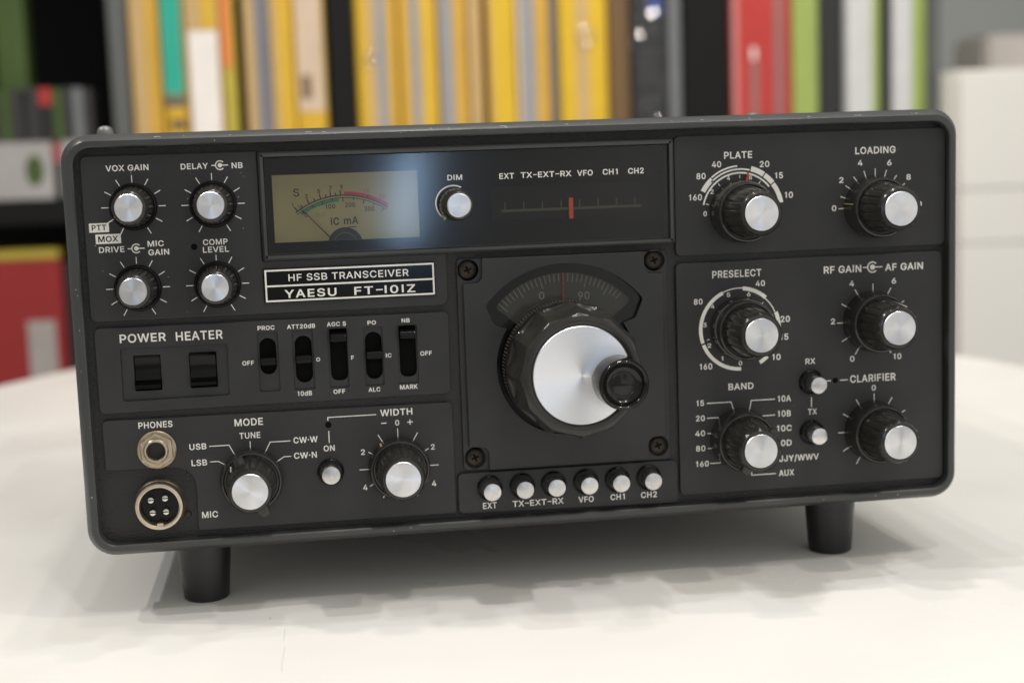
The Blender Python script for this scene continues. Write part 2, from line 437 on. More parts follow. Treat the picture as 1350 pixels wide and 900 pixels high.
GLYPHS = {  # letter shapes: advance, then the heavy and the light weight as stacked slabs x0,x1 (bottom), x1,x0 (top), y0,y1, in thousandths
 'A': (480, '-6,96,146,46,-16,126 384,485,433,333,-16,126 46,433,401,78,126,215 78,177,206,108,215,297 301,401,371,272,215,297 108,206,228,133,297,366 272,371,345,249,297,367 133,228,239,145,366,401 249,345,333,239,367,401 145,333,287,190,401,525', '5,91,140,57,-8,134 389,474,422,339,-8,134 57,422,395,83,134,207 83,166,198,117,207,300 313,395,361,280,207,300 117,198,221,142,300,369 280,361,336,256,300,370 142,221,239,164,369,429 256,336,314,239,370,429 164,314,282,196,429,517'),
 'B': (456, '44,247,286,44,-16,-14 44,286,321,44,-14,-8 44,321,351,44,-8,3 44,351,377,44,3,18 44,377,398,44,18,37 44,398,414,44,37,59 44,414,421,44,59,73 44,141,141,44,73,215 244,421,422,278,73,75 278,422,425,303,75,82 303,425,425,304,82,83 304,425,428,319,83,92 319,428,431,330,92,105 330,431,432,332,105,109 332,432,433,337,109,120 337,433,434,339,120,136 339,434,433,338,136,151 338,433,432,335,151,163 335,432,429,329,163,176 329,429,427,321,176,186 321,427,426,318,186,189 318,426,423,310,189,196 310,423,420,298,196,204 298,420,417,284,204,210 284,417,416,279,210,211 279,416,415,267,211,213 267,415,414,248,213,215 44,414,404,44,215,230 44,404,389,44,230,246 44,389,372,44,246,259 44,372,356,44,259,267 44,356,365,44,267,273 44,365,379,44,273,284 44,379,391,44,284,297 44,391,394,44,297,301 44,141,141,44,301,436 237,394,394,254,301,302 254,394,396,268,302,306 268,396,400,281,306,311 281,400,401,285,311,313 285,401,403,293,313,317 293,403,406,302,317,326 302,406,408,306,326,331 306,408,409,310,331,335 310,409,412,315,335,346 315,412,413,317,346,351 317,413,413,319,351,358 319,413,414,320,358,372 320,414,414,320,372,374 320,414,413,318,374,389 318,413,412,313,389,401 313,412,411,312,401,404 312,411,408,301,404,417 301,408,406,288,417,426 288,406,405,287,426,427 287,405,402,267,427,433 267,402,401,239,433,436 44,401,395,44,436,450 44,395,380,44,450,472 44,380,360,44,472,490 44,360,336,44,490,505 44,336,308,44,505,516 44,308,276,44,516,523 44,276,241,44,523,525', '52,247,285,52,-8,-6 52,285,319,52,-6,0 52,319,348,52,0,11 52,348,372,52,11,25 52,372,392,52,25,42 52,392,407,52,42,63 52,407,408,52,63,65 52,133,133,52,65,223 245,408,409,279,65,67 279,409,413,306,67,75 306,413,418,324,75,86 324,418,421,337,86,100 337,421,424,342,100,110 342,424,424,345,110,117 345,424,426,347,117,136 347,426,425,346,136,152 346,425,424,343,152,162 343,424,423,342,162,166 342,423,420,336,166,180 336,420,419,331,180,186 331,419,416,327,186,192 327,416,412,315,192,202 315,412,409,308,202,207 308,409,407,302,207,211 302,407,402,286,211,217 286,402,400,268,217,221 268,400,399,248,221,223 52,399,397,52,223,225 52,397,383,52,225,240 52,383,367,52,240,252 52,367,351,52,252,261 52,352,337,52,261,266 52,337,347,52,266,271 52,347,361,52,271,279 52,361,374,52,279,290 52,374,377,52,290,293 52,133,133,52,293,444 238,377,378,255,293,295 255,378,381,270,295,298 270,381,385,281,298,302 281,385,386,285,302,303 285,386,390,297,303,311 297,390,394,304,311,316 304,394,395,308,316,320 308,395,400,316,320,331 316,400,401,318,331,333 318,401,403,323,333,343 323,403,405,325,343,352 325,405,405,327,352,357 327,405,406,328,357,372 328,406,406,328,372,374 328,406,405,326,374,391 326,405,404,322,391,399 322,404,402,319,399,408 319,402,398,307,408,423 307,398,393,291,423,434 291,393,390,268,434,441 268,390,389,240,441,444 52,389,388,52,444,446 52,388,373,52,446,466 52,373,355,52,466,484 52,355,332,52,484,498 52,332,306,52,498,508 52,306,275,52,508,515 52,275,241,52,515,517'),
 'C': (510, '267,267,294,251,-23,-22 251,294,310,222,-22,-19 222,310,320,216,-19,-17 216,321,346,191,-17,-11 191,346,353,180,-11,-8 180,353,369,167,-8,-1 167,369,392,143,-1,11 142,392,412,123,11,25 123,412,426,108,25,37 108,426,431,103,37,42 103,431,448,86,42,61 86,448,453,79,61,69 79,268,240,78,69,71 277,453,454,294,69,71 78,240,215,73,71,78 295,454,457,311,71,75 311,457,460,324,75,80 73,215,192,66,78,90 324,460,462,329,80,83 329,462,464,336,83,86 336,464,468,348,86,94 66,192,172,57,90,106 348,468,472,358,94,102 358,472,474,362,102,106 57,172,170,55,106,108 362,474,476,368,106,112 55,170,154,48,108,126 368,476,480,376,112,123 376,480,483,380,123,131 48,154,140,38,126,152 380,483,484,383,131,135 383,484,487,388,135,149 388,487,493,396,149,176 38,140,129,32,152,181 32,129,125,28,181,201 28,125,122,27,201,215 27,122,119,24,215,254 24,119,122,27,254,293 27,122,125,28,293,307 28,125,128,32,307,327 32,128,139,38,327,356 396,493,487,388,332,360 38,139,154,48,356,382 388,487,483,383,360,373 383,483,482,380,373,378 380,482,480,376,378,386 48,154,170,55,382,400 376,480,476,368,386,397 368,476,474,362,397,403 55,170,172,57,400,403 57,172,192,66,403,419 362,474,472,358,403,407 358,472,467,348,407,415 348,467,463,336,415,423 66,192,215,74,419,430 336,463,462,329,423,427 329,462,460,324,427,429 324,460,457,311,429,434 74,215,239,78,430,437 311,457,455,297,434,437 78,236,256,79,437,439 297,455,453,284,437,439 79,256,268,80,439,440 289,453,453,268,439,440 80,453,447,87,440,448 87,447,431,104,448,467 104,431,426,108,467,471 108,426,412,124,471,484 124,412,393,142,484,497 142,393,391,144,497,498 144,391,369,168,498,510 168,369,353,180,510,516 180,353,345,192,516,519 192,345,320,216,519,526 216,320,310,222,526,528 222,310,294,251,528,530 251,294,267,267,530,532', '267,267,294,251,-15,-14 251,294,308,224,-14,-11 224,308,319,218,-11,-10 218,319,343,193,-10,-3 193,343,350,183,-3,0 183,350,366,170,0,6 170,366,387,147,6,18 147,387,407,128,18,32 128,407,420,113,32,43 113,420,425,109,43,48 109,425,437,97,48,61 97,267,239,95,61,63 278,437,439,295,61,63 95,239,212,88,63,71 296,439,441,307,63,66 307,441,442,313,66,68 313,442,446,327,68,73 88,212,205,85,71,74 327,446,450,340,73,79 85,205,188,80,74,83 340,450,455,352,79,87 80,188,166,70,83,100 352,455,460,364,87,96 364,460,465,374,96,107 70,166,156,62,100,112 374,465,466,375,107,109 375,466,470,383,109,119 62,156,148,58,112,122 383,470,474,390,119,132 58,148,132,48,122,148 390,474,475,391,132,133 391,475,478,396,133,146 396,478,483,402,146,168 48,132,130,46,148,154 46,130,121,40,154,179 40,121,116,36,179,202 36,116,114,35,202,214 35,114,111,32,214,254 32,111,114,35,254,294 35,114,116,36,294,306 36,116,121,40,306,329 40,121,130,46,329,354 402,483,478,396,340,362 46,130,132,48,354,360 48,132,148,59,360,387 396,478,475,391,362,376 391,475,474,390,376,377 390,474,470,383,377,390 59,148,156,62,387,397 383,470,466,375,390,400 62,156,166,70,397,408 375,466,465,374,400,402 374,465,460,364,402,413 70,166,188,80,408,425 364,460,455,353,413,422 353,455,450,340,422,430 80,188,205,85,425,434 340,450,445,327,430,436 85,205,212,89,434,438 327,445,442,313,436,441 89,212,237,95,438,445 313,442,441,306,441,443 306,441,439,298,443,445 95,234,259,97,445,447 298,439,437,283,445,447 97,437,425,109,447,461 109,425,421,113,461,465 113,421,407,129,465,477 129,407,388,146,477,490 146,388,387,148,490,491 148,387,366,171,491,503 171,366,350,183,503,509 183,350,343,194,509,512 194,343,319,218,512,518 218,318,309,224,518,520 224,309,293,252,520,522 252,293,267,267,522,524'),
 'D': (502, '44,219,270,44,-16,-12 44,270,317,44,-12,-2 44,317,359,44,-2,17 44,359,394,44,17,42 44,394,424,44,42,73 44,141,141,44,73,436 214,424,425,251,73,76 251,425,430,283,76,83 283,430,437,310,83,95 310,437,447,332,95,111 332,447,455,350,111,131 350,455,464,364,131,155 364,464,465,364,155,156 364,465,471,375,156,185 375,471,474,378,185,203 378,474,475,381,203,218 381,475,478,383,218,255 383,478,475,381,255,292 381,475,474,378,292,308 378,474,471,375,308,325 375,471,465,365,325,354 365,465,464,364,354,355 364,464,456,351,355,378 351,456,448,333,378,398 333,448,438,311,398,414 311,438,431,286,414,426 286,431,426,256,426,433 256,426,425,220,433,436 44,425,396,44,436,467 44,396,361,44,467,492 44,361,320,44,492,510 44,320,275,44,510,521 44,275,226,44,521,525'),
 'E': (419, '44,391,391,44,-16,73 44,141,141,44,73,213 44,371,371,44,213,302 44,141,141,44,302,436 44,388,388,44,436,525', '52,383,383,52,-8,65 52,133,133,52,65,221 52,363,363,52,221,294 52,133,133,52,294,444 52,380,380,52,444,517'),
 'F': (410, '44,141,141,44,-16,205 44,362,362,44,205,294 44,141,141,44,294,436 44,385,385,44,436,525', '52,133,133,52,-8,213 52,354,354,52,213,286 52,133,133,52,286,444 52,377,377,52,444,517'),
 'G': (520, '269,269,310,232,-23,-20 225,310,349,191,-20,-11 191,349,356,180,-11,-8 180,356,384,155,-8,5 155,384,394,141,5,11 141,394,416,122,11,26 122,416,428,107,26,38 107,428,443,94,38,52 94,443,455,79,52,69 79,269,257,78,69,70 269,455,456,294,69,71 78,257,247,77,70,71 77,243,216,73,71,78 294,456,460,316,71,76 316,460,465,331,76,83 73,216,193,66,78,90 331,465,466,337,83,85 337,466,471,355,85,97 66,193,172,56,90,106 355,471,478,370,97,113 56,172,170,55,106,108 55,170,154,48,108,127 370,478,481,374,113,118 374,481,484,382,118,131 48,154,140,38,127,152 382,484,489,391,131,152 38,140,129,32,152,181 391,489,491,393,152,157 393,491,492,397,157,176 397,492,493,398,176,192 32,129,125,28,181,201 267,267,398,267,183,192 267,493,494,267,192,199 267,494,494,267,199,272 28,125,122,27,201,215 27,122,119,24,215,254 24,119,122,27,254,293 27,122,125,28,293,307 28,125,128,32,307,327 32,128,139,38,327,356 397,495,488,387,333,358 38,139,139,38,356,357 38,139,154,48,357,382 387,488,485,381,358,372 381,485,484,378,372,377 378,484,481,374,377,384 48,154,169,55,382,400 374,481,477,366,384,395 366,477,475,360,395,402 55,169,172,56,400,403 360,475,473,356,402,405 56,172,192,66,403,419 356,473,468,346,405,414 346,468,464,335,414,422 66,192,214,73,419,430 335,464,463,330,422,425 330,463,460,323,425,428 323,460,457,310,428,433 73,214,237,77,430,437 310,457,455,296,433,437 77,233,254,78,437,439 296,455,453,284,437,439 78,254,266,79,439,440 288,453,453,266,439,440 79,453,449,84,440,446 84,449,432,101,446,465 101,432,425,106,465,471 106,425,413,120,471,482 120,413,392,140,482,497 139,392,370,164,497,509 164,370,351,179,509,516 179,351,346,187,516,519 187,346,320,213,519,526 213,320,308,220,526,528 220,308,293,248,528,530 248,293,265,265,530,532'),
 'H': (517, '44,141,141,44,-16,216 376,473,473,376,-16,216 44,473,473,44,216,305 44,141,141,44,305,525 376,473,473,376,305,525', '52,133,133,52,-8,224 384,465,465,384,-8,224 52,465,465,52,224,297 52,133,133,52,297,517 384,465,465,384,297,517'),
 'I': (185, '45,140,140,45,0,535', '55,130,130,55,0,522'),
 'J': (396, '185,185,230,139,-23,-18 139,231,271,99,-18,-4 99,271,305,64,-4,21 64,305,332,38,21,55 38,332,336,34,55,66 34,185,164,33,66,68 185,336,337,205,66,68 33,164,147,30,68,75 205,337,339,222,68,75 30,147,133,26,75,85 222,339,343,236,75,85 26,133,125,22,85,97 236,343,347,244,85,97 22,125,123,22,97,100 244,347,348,247,97,100 22,123,116,20,100,120 247,348,350,253,100,120 20,116,114,17,120,145 253,350,352,256,120,145 17,114,114,17,145,146 256,352,352,256,145,146 17,114,114,17,146,189 256,352,352,256,146,525'),
 'K': (467, '44,141,141,44,-16,166 364,364,472,361,-16,-12 361,472,309,195,-12,221 44,141,195,44,166,221 44,309,263,44,221,287 44,140,141,44,287,525 140,263,287,162,287,314 162,287,473,352,314,519 352,473,357,357,519,525'),
 'L': (393, '44,377,377,44,-16,73 44,141,141,44,73,525', '52,369,369,52,-8,65 52,133,133,52,65,517'),
 'M': (628, '44,138,137,44,-16,334 275,353,408,219,-16,126 488,584,584,489,-16,334 219,315,303,204,126,163 315,408,423,327,126,163 204,303,292,192,163,193 327,423,434,337,163,193 192,292,256,155,193,285 337,434,482,385,193,316 155,256,244,144,285,315 144,244,237,138,315,334 385,482,489,392,316,334 44,237,163,44,334,525 392,584,584,465,334,525', '52,130,129,52,-8,384 281,347,389,238,-8,100 496,576,576,497,-8,369 238,315,295,214,100,161 315,389,413,335,100,161 214,295,285,202,161,190 335,413,425,345,161,190 202,285,246,163,190,288 345,425,475,395,190,319 163,246,235,152,288,318 152,235,209,129,318,384 395,475,497,420,319,384 497,576,576,497,369,384 52,209,157,52,384,517 420,576,576,471,384,517'),
 'N': (523, '44,141,140,44,-16,328 378,479,479,275,-16,147 275,383,377,267,147,159 383,479,479,383,147,157 383,479,479,383,157,525 267,377,299,189,159,282 189,299,273,164,282,322 164,273,246,139,322,365 44,140,139,44,328,365 44,246,145,44,365,525', '52,133,132,52,-8,328 382,471,471,305,-8,114 305,392,370,279,114,155 392,471,471,391,114,157 279,370,287,195,155,286 391,471,471,391,157,517 195,287,261,170,286,327 170,261,229,141,327,377 52,132,130,52,328,397 141,229,216,130,377,397 52,216,141,52,397,517'),
 'O': (533, '267,267,312,222,-23,-19 222,312,354,180,-19,-8 180,354,392,142,-8,11 142,392,426,108,11,37 108,426,454,80,37,69 79,267,241,78,69,71 267,454,456,293,69,71 78,240,216,74,71,78 293,456,460,318,71,78 74,216,193,67,78,90 318,460,467,341,78,90 67,193,173,57,90,105 341,467,477,361,90,105 57,172,170,55,105,108 361,477,478,364,105,108 55,170,155,48,108,126 364,478,485,379,108,126 48,155,140,38,126,151 379,485,495,394,126,151 38,140,139,38,151,152 394,495,495,394,151,152 38,139,129,32,152,181 394,495,501,405,152,181 32,129,125,28,181,201 405,501,506,409,181,201 28,125,122,27,201,215 409,506,507,412,201,215 27,122,119,24,215,254 412,507,509,414,215,254 24,119,122,27,254,293 414,509,507,412,254,293 27,122,125,28,293,307 412,507,506,409,293,307 28,125,129,32,307,328 409,506,501,405,307,328 32,129,139,38,328,356 405,501,495,394,328,356 38,139,140,38,356,357 394,495,495,394,356,357 38,140,155,48,357,383 394,495,485,379,357,383 48,155,170,55,383,400 379,485,478,364,383,400 55,170,172,57,400,403 364,478,477,362,400,403 57,172,193,67,403,419 362,477,467,341,403,419 67,193,216,74,419,430 341,467,460,318,419,430 74,216,240,78,430,437 318,460,456,294,430,437 78,240,256,79,437,439 294,456,455,278,437,439 79,256,267,80,439,440 278,455,454,267,439,440 80,454,426,108,440,471 108,426,392,142,471,497 142,392,354,180,497,516 180,354,312,222,516,528 222,312,267,267,528,532', '267,267,310,223,-15,-11 223,310,351,183,-11,0 183,351,388,146,0,18 146,388,421,113,18,43 113,421,436,97,43,61 97,267,239,95,61,63 267,436,439,295,61,63 95,239,213,89,63,71 295,439,445,321,63,71 89,213,205,85,71,74 321,445,448,328,71,74 85,205,189,80,74,83 328,448,453,345,74,83 80,189,167,70,83,100 345,453,464,367,83,100 70,167,157,63,100,112 367,464,471,377,100,112 63,157,148,59,112,121 377,471,475,386,112,121 59,148,133,48,121,148 386,475,485,401,121,148 48,133,130,46,148,154 401,485,488,404,148,154 46,130,121,41,154,179 404,488,493,413,154,179 41,121,116,36,179,202 413,493,498,417,179,202 36,116,114,35,202,214 417,498,498,420,202,214 35,114,111,32,214,254 420,498,501,422,214,254 32,111,114,35,254,294 422,501,498,420,254,294 35,114,116,36,294,306 420,498,498,417,294,306 36,116,121,41,306,330 417,498,493,413,306,330 41,121,130,46,330,354 413,493,488,404,330,354 46,130,133,48,354,361 404,488,485,401,354,361 48,133,148,59,361,387 401,485,475,386,361,387 59,148,156,63,387,397 386,475,471,378,387,397 63,156,167,70,397,409 378,471,464,367,397,409 70,167,188,80,409,426 367,464,453,345,409,426 80,188,205,85,426,434 345,453,448,329,426,434 85,205,213,89,434,438 329,448,445,321,434,438 89,213,239,96,438,445 321,445,438,295,438,445 96,239,267,98,445,448 295,438,436,267,445,448 98,436,421,113,448,465 113,421,388,146,465,490 146,388,351,183,490,509 183,351,310,224,509,520 224,310,267,267,520,524'),
 'P': (445, '44,141,141,44,-16,170 44,236,274,44,170,172 44,274,309,44,172,180 44,309,340,44,180,193 44,340,366,44,193,211 44,366,387,44,211,233 44,387,404,44,233,258 44,141,141,44,258,436 225,404,405,255,258,260 255,405,406,274,260,264 274,406,409,289,264,270 289,409,412,302,270,279 302,412,416,309,279,286 309,416,416,311,286,289 311,416,419,319,289,301 319,419,422,324,301,315 324,422,422,324,315,316 324,422,423,327,316,330 327,423,425,328,330,348 328,425,423,327,348,365 327,423,422,324,365,379 324,422,422,324,379,380 324,422,419,319,380,394 319,419,416,311,394,406 311,416,416,308,406,409 308,416,413,302,409,416 302,413,409,289,416,424 289,409,407,274,424,431 274,407,405,255,431,435 255,405,404,232,435,436 44,404,404,44,436,437 44,404,387,44,437,462 44,387,366,44,462,484 44,366,340,44,484,501 44,340,309,44,501,515 44,309,274,44,515,522 44,274,236,44,522,525', '52,133,133,52,-8,178 52,236,273,52,178,180 52,273,307,52,180,188 52,307,336,52,188,200 52,336,361,52,200,217 52,361,381,52,217,238 52,381,389,52,238,250 52,133,133,52,250,444 232,389,390,256,250,252 256,390,393,277,252,256 277,393,397,290,256,262 290,397,397,293,262,263 293,397,401,307,263,272 307,401,406,318,272,284 318,406,408,320,284,288 320,408,410,326,288,297 326,410,413,332,297,312 332,413,415,333,312,317 333,415,415,335,317,329 335,415,417,336,329,348 336,417,415,335,348,366 335,415,415,333,366,378 333,415,413,332,378,383 332,413,410,326,383,398 326,410,408,320,398,407 320,408,406,318,407,411 318,406,401,307,411,422 307,401,398,293,422,431 293,398,397,288,431,433 288,397,394,276,433,438 276,394,391,256,438,443 256,391,390,232,443,444 52,390,381,52,444,457 52,381,361,52,457,478 52,361,336,52,478,494 52,336,307,52,494,507 52,307,273,52,507,514 52,273,235,52,514,517'),
 'Q': (533, '393,393,492,390,-64,-60 390,492,456,352,-60,-8 267,267,312,222,-23,-19 222,312,352,182,-19,-8 181,456,442,142,-8,11 142,442,424,110,11,36 110,424,426,108,36,37 108,426,454,80,37,69 79,267,241,78,69,71 267,454,456,293,69,71 78,241,216,74,71,78 293,456,478,267,71,108 74,216,193,67,78,90 67,193,173,57,90,105 57,172,170,55,105,108 55,170,155,48,108,126 267,478,480,263,108,113 263,368,324,221,113,171 368,480,485,379,113,126 48,155,140,38,126,151 379,485,495,394,126,151 38,140,139,38,151,152 394,495,495,394,151,152 38,139,129,32,152,181 394,495,501,405,152,181 221,324,321,321,171,175 32,129,125,28,181,201 405,501,506,409,181,201 28,125,122,27,201,215 409,506,507,412,201,215 27,122,119,24,215,254 412,507,509,414,215,254 24,119,122,27,254,293 414,509,507,412,254,293 27,122,125,28,293,307 412,507,506,409,293,307 28,125,129,32,307,328 409,506,501,405,307,328 32,129,139,38,328,356 405,501,495,394,328,356 38,139,140,38,356,357 394,495,495,394,356,357 38,140,155,48,357,383 394,495,485,379,357,383 48,155,170,55,383,400 379,485,478,364,383,400 55,170,172,57,400,403 364,478,477,362,400,403 57,172,193,67,403,419 362,477,467,341,403,419 67,193,216,74,419,430 341,467,460,318,419,430 74,216,240,78,430,437 318,460,456,294,430,437 78,240,256,79,437,439 294,456,455,278,437,439 79,256,267,80,439,440 278,455,454,267,439,440 80,454,426,108,440,471 108,426,392,142,471,497 142,392,354,180,497,516 180,354,312,222,516,528 222,312,267,267,528,532'),
 'R': (449, '44,141,141,44,-16,182 343,343,451,342,-16,-14 342,451,346,239,-14,182 44,346,336,44,182,201 44,336,340,44,201,203 44,340,366,44,203,219 44,366,388,44,219,239 44,388,404,44,239,264 44,404,408,44,264,271 44,141,141,44,271,436 233,408,408,256,271,272 256,408,410,275,272,276 275,410,412,291,276,281 291,412,415,303,281,289 303,415,416,305,289,291 305,416,418,312,291,297 312,418,420,320,297,308 320,420,423,325,308,320 325,423,424,328,320,335 328,424,425,329,335,352 329,425,424,328,352,369 328,424,423,325,369,384 325,423,420,319,384,397 319,420,417,312,397,408 312,417,416,307,408,413 307,416,414,303,413,417 303,414,411,290,417,425 290,411,409,275,425,431 275,409,407,256,431,435 256,407,407,232,435,436 44,407,405,44,436,441 44,405,388,44,441,465 44,388,366,44,465,486 44,366,340,44,486,503 44,340,310,44,503,515 44,310,275,44,515,522 44,275,236,44,522,525', '52,133,133,52,-8,190 348,348,439,348,-8,-7 348,439,333,243,-7,190 52,333,325,52,190,205 52,325,336,52,205,210 52,336,361,52,210,225 52,361,382,52,225,245 52,382,394,52,245,263 52,133,133,52,263,444 233,394,395,257,263,264 257,395,397,275,264,268 276,397,400,294,268,274 294,400,404,308,274,282 308,404,408,319,282,292 319,408,409,319,292,293 319,409,411,327,293,304 327,411,414,332,304,318 332,414,415,333,318,322 333,415,416,336,322,334 336,416,417,337,334,352 337,417,416,336,352,370 336,416,415,333,370,383 333,415,414,332,383,387 332,414,411,327,387,401 327,411,409,320,401,411 320,409,407,318,411,413 318,407,403,308,413,424 308,403,399,294,424,432 294,399,397,282,432,437 282,397,396,277,437,439 277,396,394,257,439,443 257,394,393,233,443,444 52,393,382,52,444,460 52,382,361,52,460,480 52,361,337,52,480,496 52,337,308,52,496,507 52,308,274,52,507,514 52,274,236,52,514,517'),
 'S': (447, '224,224,260,186,-25,-23 186,262,295,152,-23,-16 152,296,326,121,-16,-5 121,326,330,118,-5,-4 118,330,354,93,-4,10 93,354,358,90,10,12 90,358,377,70,12,28 70,377,381,67,28,31 67,381,397,51,31,51 51,397,400,49,51,55 49,400,405,43,55,65 43,224,205,42,65,66 224,405,406,241,65,66 42,205,188,40,66,69 243,406,407,259,66,69 40,188,172,38,69,74 261,407,411,280,69,75 38,172,166,36,74,77 280,411,413,290,75,80 36,166,158,35,77,80 35,158,146,32,80,88 290,413,414,295,80,82 295,414,417,307,82,91 32,146,136,29,88,98 307,417,420,317,91,102 29,136,131,27,98,105 317,420,422,321,102,109 27,131,129,26,105,109 26,128,123,24,109,122 321,422,422,324,109,113 324,422,423,328,113,125 24,123,118,20,122,153 328,423,424,329,125,138 329,424,424,329,138,139 329,424,424,328,139,151 328,424,423,325,151,161 325,423,423,323,161,163 323,423,421,320,163,169 320,421,420,312,169,176 312,420,418,302,176,183 302,418,417,298,183,185 298,417,415,289,185,190 289,415,413,274,190,196 274,413,410,258,196,202 258,410,409,246,202,205 246,409,407,240,205,207 240,407,397,184,207,222 184,397,396,179,222,224 179,396,384,139,224,238 139,384,368,114,238,250 114,368,360,104,250,256 104,360,352,96,256,261 96,352,335,84,261,271 84,335,319,75,271,278 75,319,317,74,278,279 74,317,269,61,279,295 61,269,232,53,295,305 53,232,217,52,305,309 52,217,203,50,309,313 50,203,190,48,313,317 48,190,176,46,317,323 46,176,163,43,323,329 43,163,152,40,329,336 40,152,143,39,336,344 39,143,136,38,344,353 38,136,133,37,353,363 325,419,415,317,362,395 37,133,132,36,363,372 36,132,131,36,372,376 36,131,132,37,376,388 37,132,136,38,388,399 317,415,413,310,395,407 38,136,138,39,399,403 39,138,142,40,403,409 310,413,412,307,407,411 40,142,150,43,409,418 307,412,407,293,411,424 43,150,161,46,418,426 293,407,404,274,424,434 46,161,171,47,426,431 47,171,174,48,431,433 48,174,189,51,433,438 274,404,400,251,434,440 51,189,206,53,438,441 251,400,399,225,440,442 53,206,225,54,441,442 54,399,391,62,442,457 62,391,390,63,457,458 63,390,372,81,458,479 81,372,349,104,479,498 104,349,323,131,498,512 130,323,293,161,512,523 160,293,261,193,523,529 193,261,227,227,529,532', '224,224,259,187,-17,-15 187,261,293,154,-15,-9 154,294,323,124,-9,2 124,323,327,122,2,3 122,327,349,98,3,16 98,349,353,95,16,19 95,353,372,75,19,34 75,372,375,73,34,37 73,375,390,57,37,55 57,390,392,56,55,57 56,224,205,56,57,58 224,392,392,242,57,58 56,204,186,54,58,61 244,392,393,249,58,59 249,393,394,261,59,61 54,186,169,51,61,66 263,394,398,283,61,68 51,169,154,47,66,73 283,398,402,299,68,76 47,154,144,43,73,80 299,402,406,310,76,84 43,144,141,43,80,82 43,141,130,39,82,93 310,406,407,312,84,85 312,407,410,323,85,97 39,130,121,35,93,106 323,410,414,331,97,110 35,121,121,34,106,107 34,121,115,33,107,120 331,414,415,336,110,124 33,115,111,29,120,145 336,415,416,337,124,139 338,416,415,336,139,153 336,415,415,333,153,162 333,415,414,332,162,164 332,414,412,326,164,174 326,412,410,317,174,182 317,410,406,306,182,190 306,406,403,292,190,197 292,403,402,282,197,201 282,402,400,277,201,204 277,400,396,261,204,209 261,396,393,243,209,215 243,393,391,232,215,218 232,391,378,181,218,232 181,378,363,145,232,244 145,363,362,142,244,245 142,362,348,124,245,254 124,348,333,108,254,262 108,333,331,107,262,263 107,331,314,97,263,271 97,314,277,81,271,283 81,277,267,78,283,287 78,267,215,66,287,301 66,215,201,63,301,305 63,201,190,60,305,309 60,190,187,60,309,310 60,187,173,57,310,315 57,173,159,55,315,322 55,159,147,51,322,330 51,147,137,48,330,339 48,137,129,47,339,349 47,129,125,45,349,361 45,125,123,44,361,372 331,410,406,324,370,398 44,123,123,44,372,376 44,123,124,45,376,389 45,124,128,47,389,402 324,406,405,320,398,405 47,128,135,50,402,414 320,405,402,314,405,416 50,135,145,53,414,424 314,402,397,298,416,430 53,145,150,55,424,428 55,150,156,57,428,433 298,397,390,277,430,442 57,156,170,62,433,440 62,170,187,65,440,446 277,390,387,253,442,448 65,187,205,67,446,449 253,387,385,225,448,450 67,205,225,67,449,450 67,385,384,68,450,452 68,384,384,69,452,453 69,384,366,87,453,473 87,366,345,108,473,491 108,345,320,134,491,505 134,320,291,163,505,515 163,291,260,194,515,521 194,261,227,227,521,524'),
 'T': (449, '177,273,273,177,-16,436 16,433,433,16,436,525', '185,265,265,185,-8,444 24,425,425,24,444,517'),
 'U': (517, '259,259,299,218,-24,-21 218,299,337,181,-21,-13 181,337,371,147,-13,1 147,371,401,117,1,20 117,401,426,91,20,44 91,426,443,74,44,68 74,259,235,73,68,69 259,443,445,283,68,69 73,235,224,71,69,72 283,445,446,294,69,72 71,224,213,70,72,74 294,446,448,304,72,74 70,213,195,66,74,82 304,448,451,323,74,82 66,195,179,61,82,93 323,451,456,339,82,93 61,179,168,56,93,103 339,456,461,349,93,103 56,168,165,55,103,106 349,461,462,352,103,106 55,165,155,51,106,121 352,462,466,363,106,121 51,155,147,47,121,137 363,466,470,370,121,137 47,147,147,47,137,138 370,470,470,370,137,138 47,147,142,45,138,157 370,470,472,375,138,157 45,142,141,44,157,172 375,472,473,376,157,172 44,141,140,44,172,179 376,473,473,377,172,179 44,140,140,44,179,525 377,473,473,377,179,525'),
 'V': (480, '193,289,334,147,-16,108 147,241,230,135,108,142 241,334,346,252,108,142 135,230,207,109,142,211 252,346,485,383,142,524 109,207,96,-5,211,524', '198,284,315,166,-8,80 166,241,223,144,80,140 241,315,337,259,80,140 144,223,200,119,140,209 259,337,474,389,140,516 119,200,90,5,209,516'),
 'W': (686, '143,243,284,101,-16,138 443,542,585,401,-16,138 101,193,191,98,138,149 193,284,287,196,138,149 401,492,490,398,138,149 492,585,690,591,138,525 98,191,95,-5,149,525 196,287,333,240,149,319 398,490,446,352,149,319 240,333,343,250,319,358 352,446,436,343,319,358 250,436,392,294,358,525'),
 'X': (474, '100,100,102,-3,-16,-12 373,373,479,371,-16,-12 -6,102,195,89,-12,120 371,479,386,279,-12,120 89,195,219,115,120,156 279,386,361,255,120,156 115,219,237,136,156,185 255,361,340,237,156,185 136,340,287,190,185,261 190,287,286,188,261,263 188,286,338,137,263,336 137,238,237,136,336,337 238,338,339,238,336,337 136,237,218,113,337,370 238,339,362,258,337,370 113,218,115,6,370,521 258,362,470,363,370,521 4,115,113,113,521,525 363,470,365,365,521,525', '96,96,97,9,-8,-6 378,378,468,376,-8,-6 6,97,188,99,-6,125 376,468,376,286,-6,125 99,188,212,125,125,161 286,376,351,262,125,161 125,213,232,147,161,192 262,351,330,243,161,191 243,330,323,237,191,202 147,232,237,154,192,202 154,323,282,195,202,261 195,282,280,194,261,263 194,280,320,155,263,318 155,238,231,145,318,333 238,320,330,245,318,333 145,231,211,122,333,365 245,330,353,265,333,365 122,211,110,18,365,515 265,353,458,368,365,515 16,110,108,109,515,517 368,458,369,369,515,517'),
